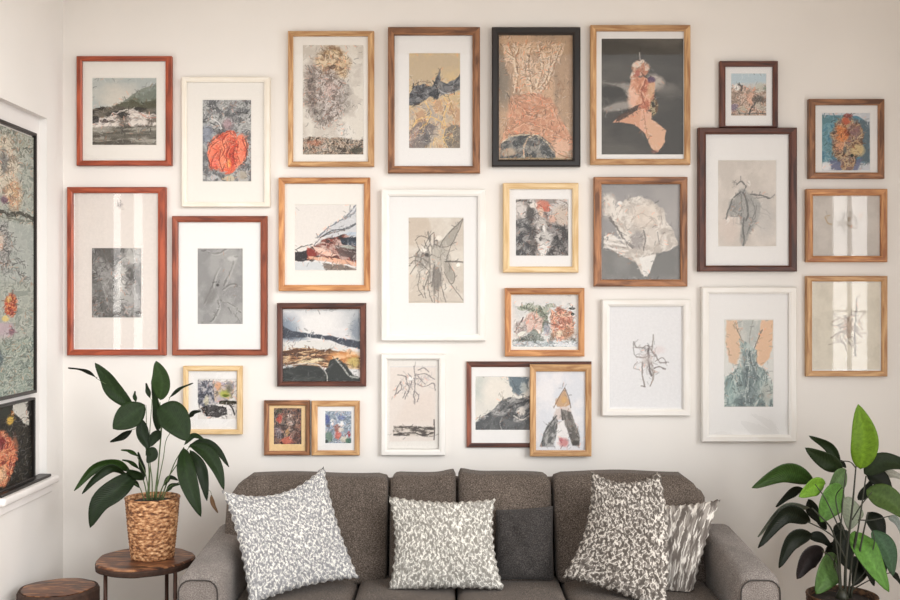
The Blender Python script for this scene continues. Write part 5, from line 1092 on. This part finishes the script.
f.leaf([(150, 398, 0), (148, 390, 0), (146, 383, 0)], 5, B, .3); f.leaf([(136, 402, 0), (135, 396, 0), (135, 391, 0)], 4, A, .3)
f.leaf([(163, 486, 0), (170, 478, 0), (178, 480, -.02)], 5, B, .4); f.leaf([(140, 488, 0), (134, 482, 0), (128, 487, -.02)], 5, B, .4)
f.leaf([(166, 492, 0), (172, 486, 0), (180, 484, -.02)], 5, A, .4); f.leaf([(145, 478, .02), (142, 464, .02), (138, 452, .02)], 7, B, .5)
f.build(pl)
S_ = [([(156, 502), (158, 470), (161, 430), (160, 402)], .0035, .002), ([(147, 500), (149, 470), (143, 435), (133, 407)], .003, .0018), ([(152, 503), (152, 480), (149, 450), (152, 400)], .003, .0015), ([(160, 502), (168, 480), (175, 462), (184, 447, .02)], .0032, .0018),
      ([(158, 500), (164, 484), (176, 466), (190, 446, .03)], .003, .0018), ([(148, 502), (144, 482), (138, 474), (130, 472)], .003, .0018), ([(150, 500), (146, 476), (140, 462), (137, 457)], .0025, .0015), ([(162, 502), (168, 488), (180, 482)], .0025, .0014), ([(145, 503), (140, 488), (134, 483)], .0025, .0014),
      ([(154, 500), (160, 450), (163, 420), (170, 397)], .0022, .0012), ([(155, 498), (163, 460), (168, 436), (188, 418)], .0022, .0012), ([(149, 500), (150, 460), (147, 436), (146, 405)], .0025, .0014), ([(130, 473), (126, 480)], .002, .001), ([(134, 409), (114, 388, -.02), (104, 383, -.04), (96, 378, -.05)], .0014, .001), ([(143, 434), (137, 429), (131, 430)], .0016, .001), ([(206, 490, -.03), (210, 491, -.03), (212, 496, -.03)], .001, .001), ([(133, 407), (136, 403)], .001, .001), ([(152, 401), (150, 397)], .001, .001)]
stems(pl, S_, pd, STEM)
# right-hand plant
rd = 4.36; rx_ = bx(842, rd); ry_ = rd-CAMD
pr = thing('potted_plant', 'taller broad-leaved plant with a lime top leaf beside the right sofa arm', 'plant', (rx_, ry_, 0))
basket(pr, (rx_, ry_, 0), 0.125, 0.140, 0.405, basket_mat('dark_brown_wicker', lc(44, 32, 24), lc(84, 58, 40), lc(120, 86, 58)), 22, 26)
f = Foliage(); K1, K2, K3, LM, GB, SV = (22, 28, 18), (34, 46, 24), (44, 66, 26), (100, 134, 32), (84, 128, 52), (130, 138, 120)
f.leaf([(860, 469, 0), (864, 440, -.02), (858, 404, -.02)], 27, LM, .1, .2)
f.leaf([(840, 462, 0), (828, 446, 0), (809, 436, -.02)], 10, K2, .5); f.leaf([(842, 470, -.02), (825, 460, -.05), (805, 448, -.08)], 17, K2, .3)
f.leaf([(813, 482, -.04), (785, 472, -.10), (752, 488, -.16)], 20, K3, .35, .2); f.leaf([(825, 484, -.10), (812, 487, -.14), (799, 497, -.18)], 18, (106, 146, 48), .3)
f.leaf([(842, 486, -.08), (830, 503, -.14), (821, 522, -.16)], 27, (84, 124, 56), .2, .2); f.leaf([(846, 470, -.04), (836, 482, -.08), (828, 495, -.12)], 19, (84, 108, 68), .3)
f.leaf([(803, 489, -.04), (790, 493, -.06), (776, 507, -.08)], 11, K1, .5); f.leaf([(810, 522, -.06), (785, 514, -.12), (758, 548, -.16)], 18, K1, .3, .3)
f.leaf([(810, 508, -.02), (782, 508, -.06), (758, 537, -.10)], 10, (130, 138, 124), .6, .3); f.leaf([(812, 536, -.10), (792, 540, -.14), (779, 568, -.16)], 18, K1, .3)
f.leaf([(824, 552, -.08), (808, 558, -.12), (797, 579, -.14)], 22, (40, 34, 34), .3); f.leaf([(837, 557, -.08), (828, 572, -.16), (816, 594, -.20)], 28, (78, 108, 56), .2, .15)
f.leaf([(808, 537, -.04), (820, 538, -.04), (833, 548, -.04)], 11, K1, .4); f.leaf([(852, 498, -.08), (851, 512, -.12), (849, 530, -.14)], 26, SV, .3, .15)
f.leaf([(864, 474, 0), (884, 462, -.02), (918, 468, -.06)], 19, K2, .35, .2); f.leaf([(866, 475, .02), (880, 480, .02), (893, 497, .02)], 19, K1, .3)
f.leaf([(866, 490, -.04), (888, 500, -.08), (910, 520, -.12)], 25, (70, 92, 44), .2); f.leaf([(868, 512, 0), (876, 525, -.02), (884, 545, -.02)], 20, K1, .3)
f.leaf([(855, 531, -.12), (866, 552, -.20), (889, 592, -.26)], 25, GB, .15, .2); f.leaf([(872, 530, -.04), (886, 550, -.08), (893, 576, -.10)], 21, (64, 92, 66), .3)
f.leaf([(840, 522, 0), (838, 532, 0), (842, 545, 0)], 13, K1, .3); f.leaf([(847, 530, -.02), (842, 548, -.04), (850, 570, -.06)], 24, K1, .2); f.leaf([(853, 556, 0), (858, 570, -.02), (853, 586, -.04)], 20, K1, .2)
f.leaf([(862, 556, -.02), (868, 568, -.04), (874, 586, -.04)], 13, K1, .3); f.leaf([(808, 499, .02), (812, 512, .02), (822, 524, 0)], 15, K1, .4)
f.leaf([(888, 516, .02), (896, 522, 0), (904, 540, -.02)], 9, (140, 150, 144), .5); f.leaf([(892, 572, 0), (896, 577, 0), (904, 588, 0)], 6, K1, .4)
f.leaf([(868, 482, .06), (890, 474, .06), (915, 486, .06)], 10, (166, 166, 156), .6); f.leaf([(846, 468, 0), (840, 462, 0), (834, 468, 0)], 5, K1, .4)
f.leaf([(826, 530, .04), (820, 520, .04), (812, 516, .04)], 8, K1, .4); f.leaf([(868, 540, .05), (880, 556, .05), (884, 578, .05)], 16, K1, .3); f.leaf([(836, 540, .05), (830, 556, .05), (836, 578, .05)], 15, K1, .3)
f.leaf([(858, 500, .04), (866, 492, .04), (872, 480, .04)], 10, K1, .4)
f.build(pr)
S_ = [([(845, 600), (846, 560), (852, 510), (856, 466)], .0075, .003), ([(848, 600), (852, 560), (858, 530), (866, 476)], .005, .003), ([(840, 600), (838, 560), (832, 530), (812, 508, -.02)], .005, .003), ([(850, 600), (858, 560), (864, 530), (868, 512)], .005, .003), ([(842, 600), (840, 560), (842, 510), (846, 470)], .004, .0025),
      ([(843, 598), (838, 570), (830, 556), (822, 551, -.06)], .0035, .0025), ([(846, 560), (836, 540), (824, 530), (808, 522, -.06)], .0035, .0025), ([(843, 598), (838, 574), (834, 565), (836, 557, -.06)], .0035, .0025), ([(856, 468), (850, 462), (840, 461)], .003, .002), ([(840, 530), (826, 500), (815, 484)], .003, .002), ([(852, 560), (854, 544), (856, 532, -.08)], .0035, .0025),
      ([(852, 520), (862, 504), (872, 492)], .003, .002), ([(858, 520), (872, 520), (890, 516)], .003, .002), ([(850, 588), (866, 570), (874, 545), (873, 531)], .003, .002), ([(846, 540), (838, 512), (836, 496), (842, 487, -.05)], .003, .002), ([(852, 590), (870, 580), (892, 572)], .003, .002)]
stems(pr, S_, rd, STEMD)
# lift every stem foot out of the frame's lower edge into the soil: the crown of the plant
g = G(); g.lathe((rx_, ry_, 0.385), [(0.03, 0), (0.024, 0.02), (0.012, 0.045)], 20); g.build('crown', STEMD, pr, True)
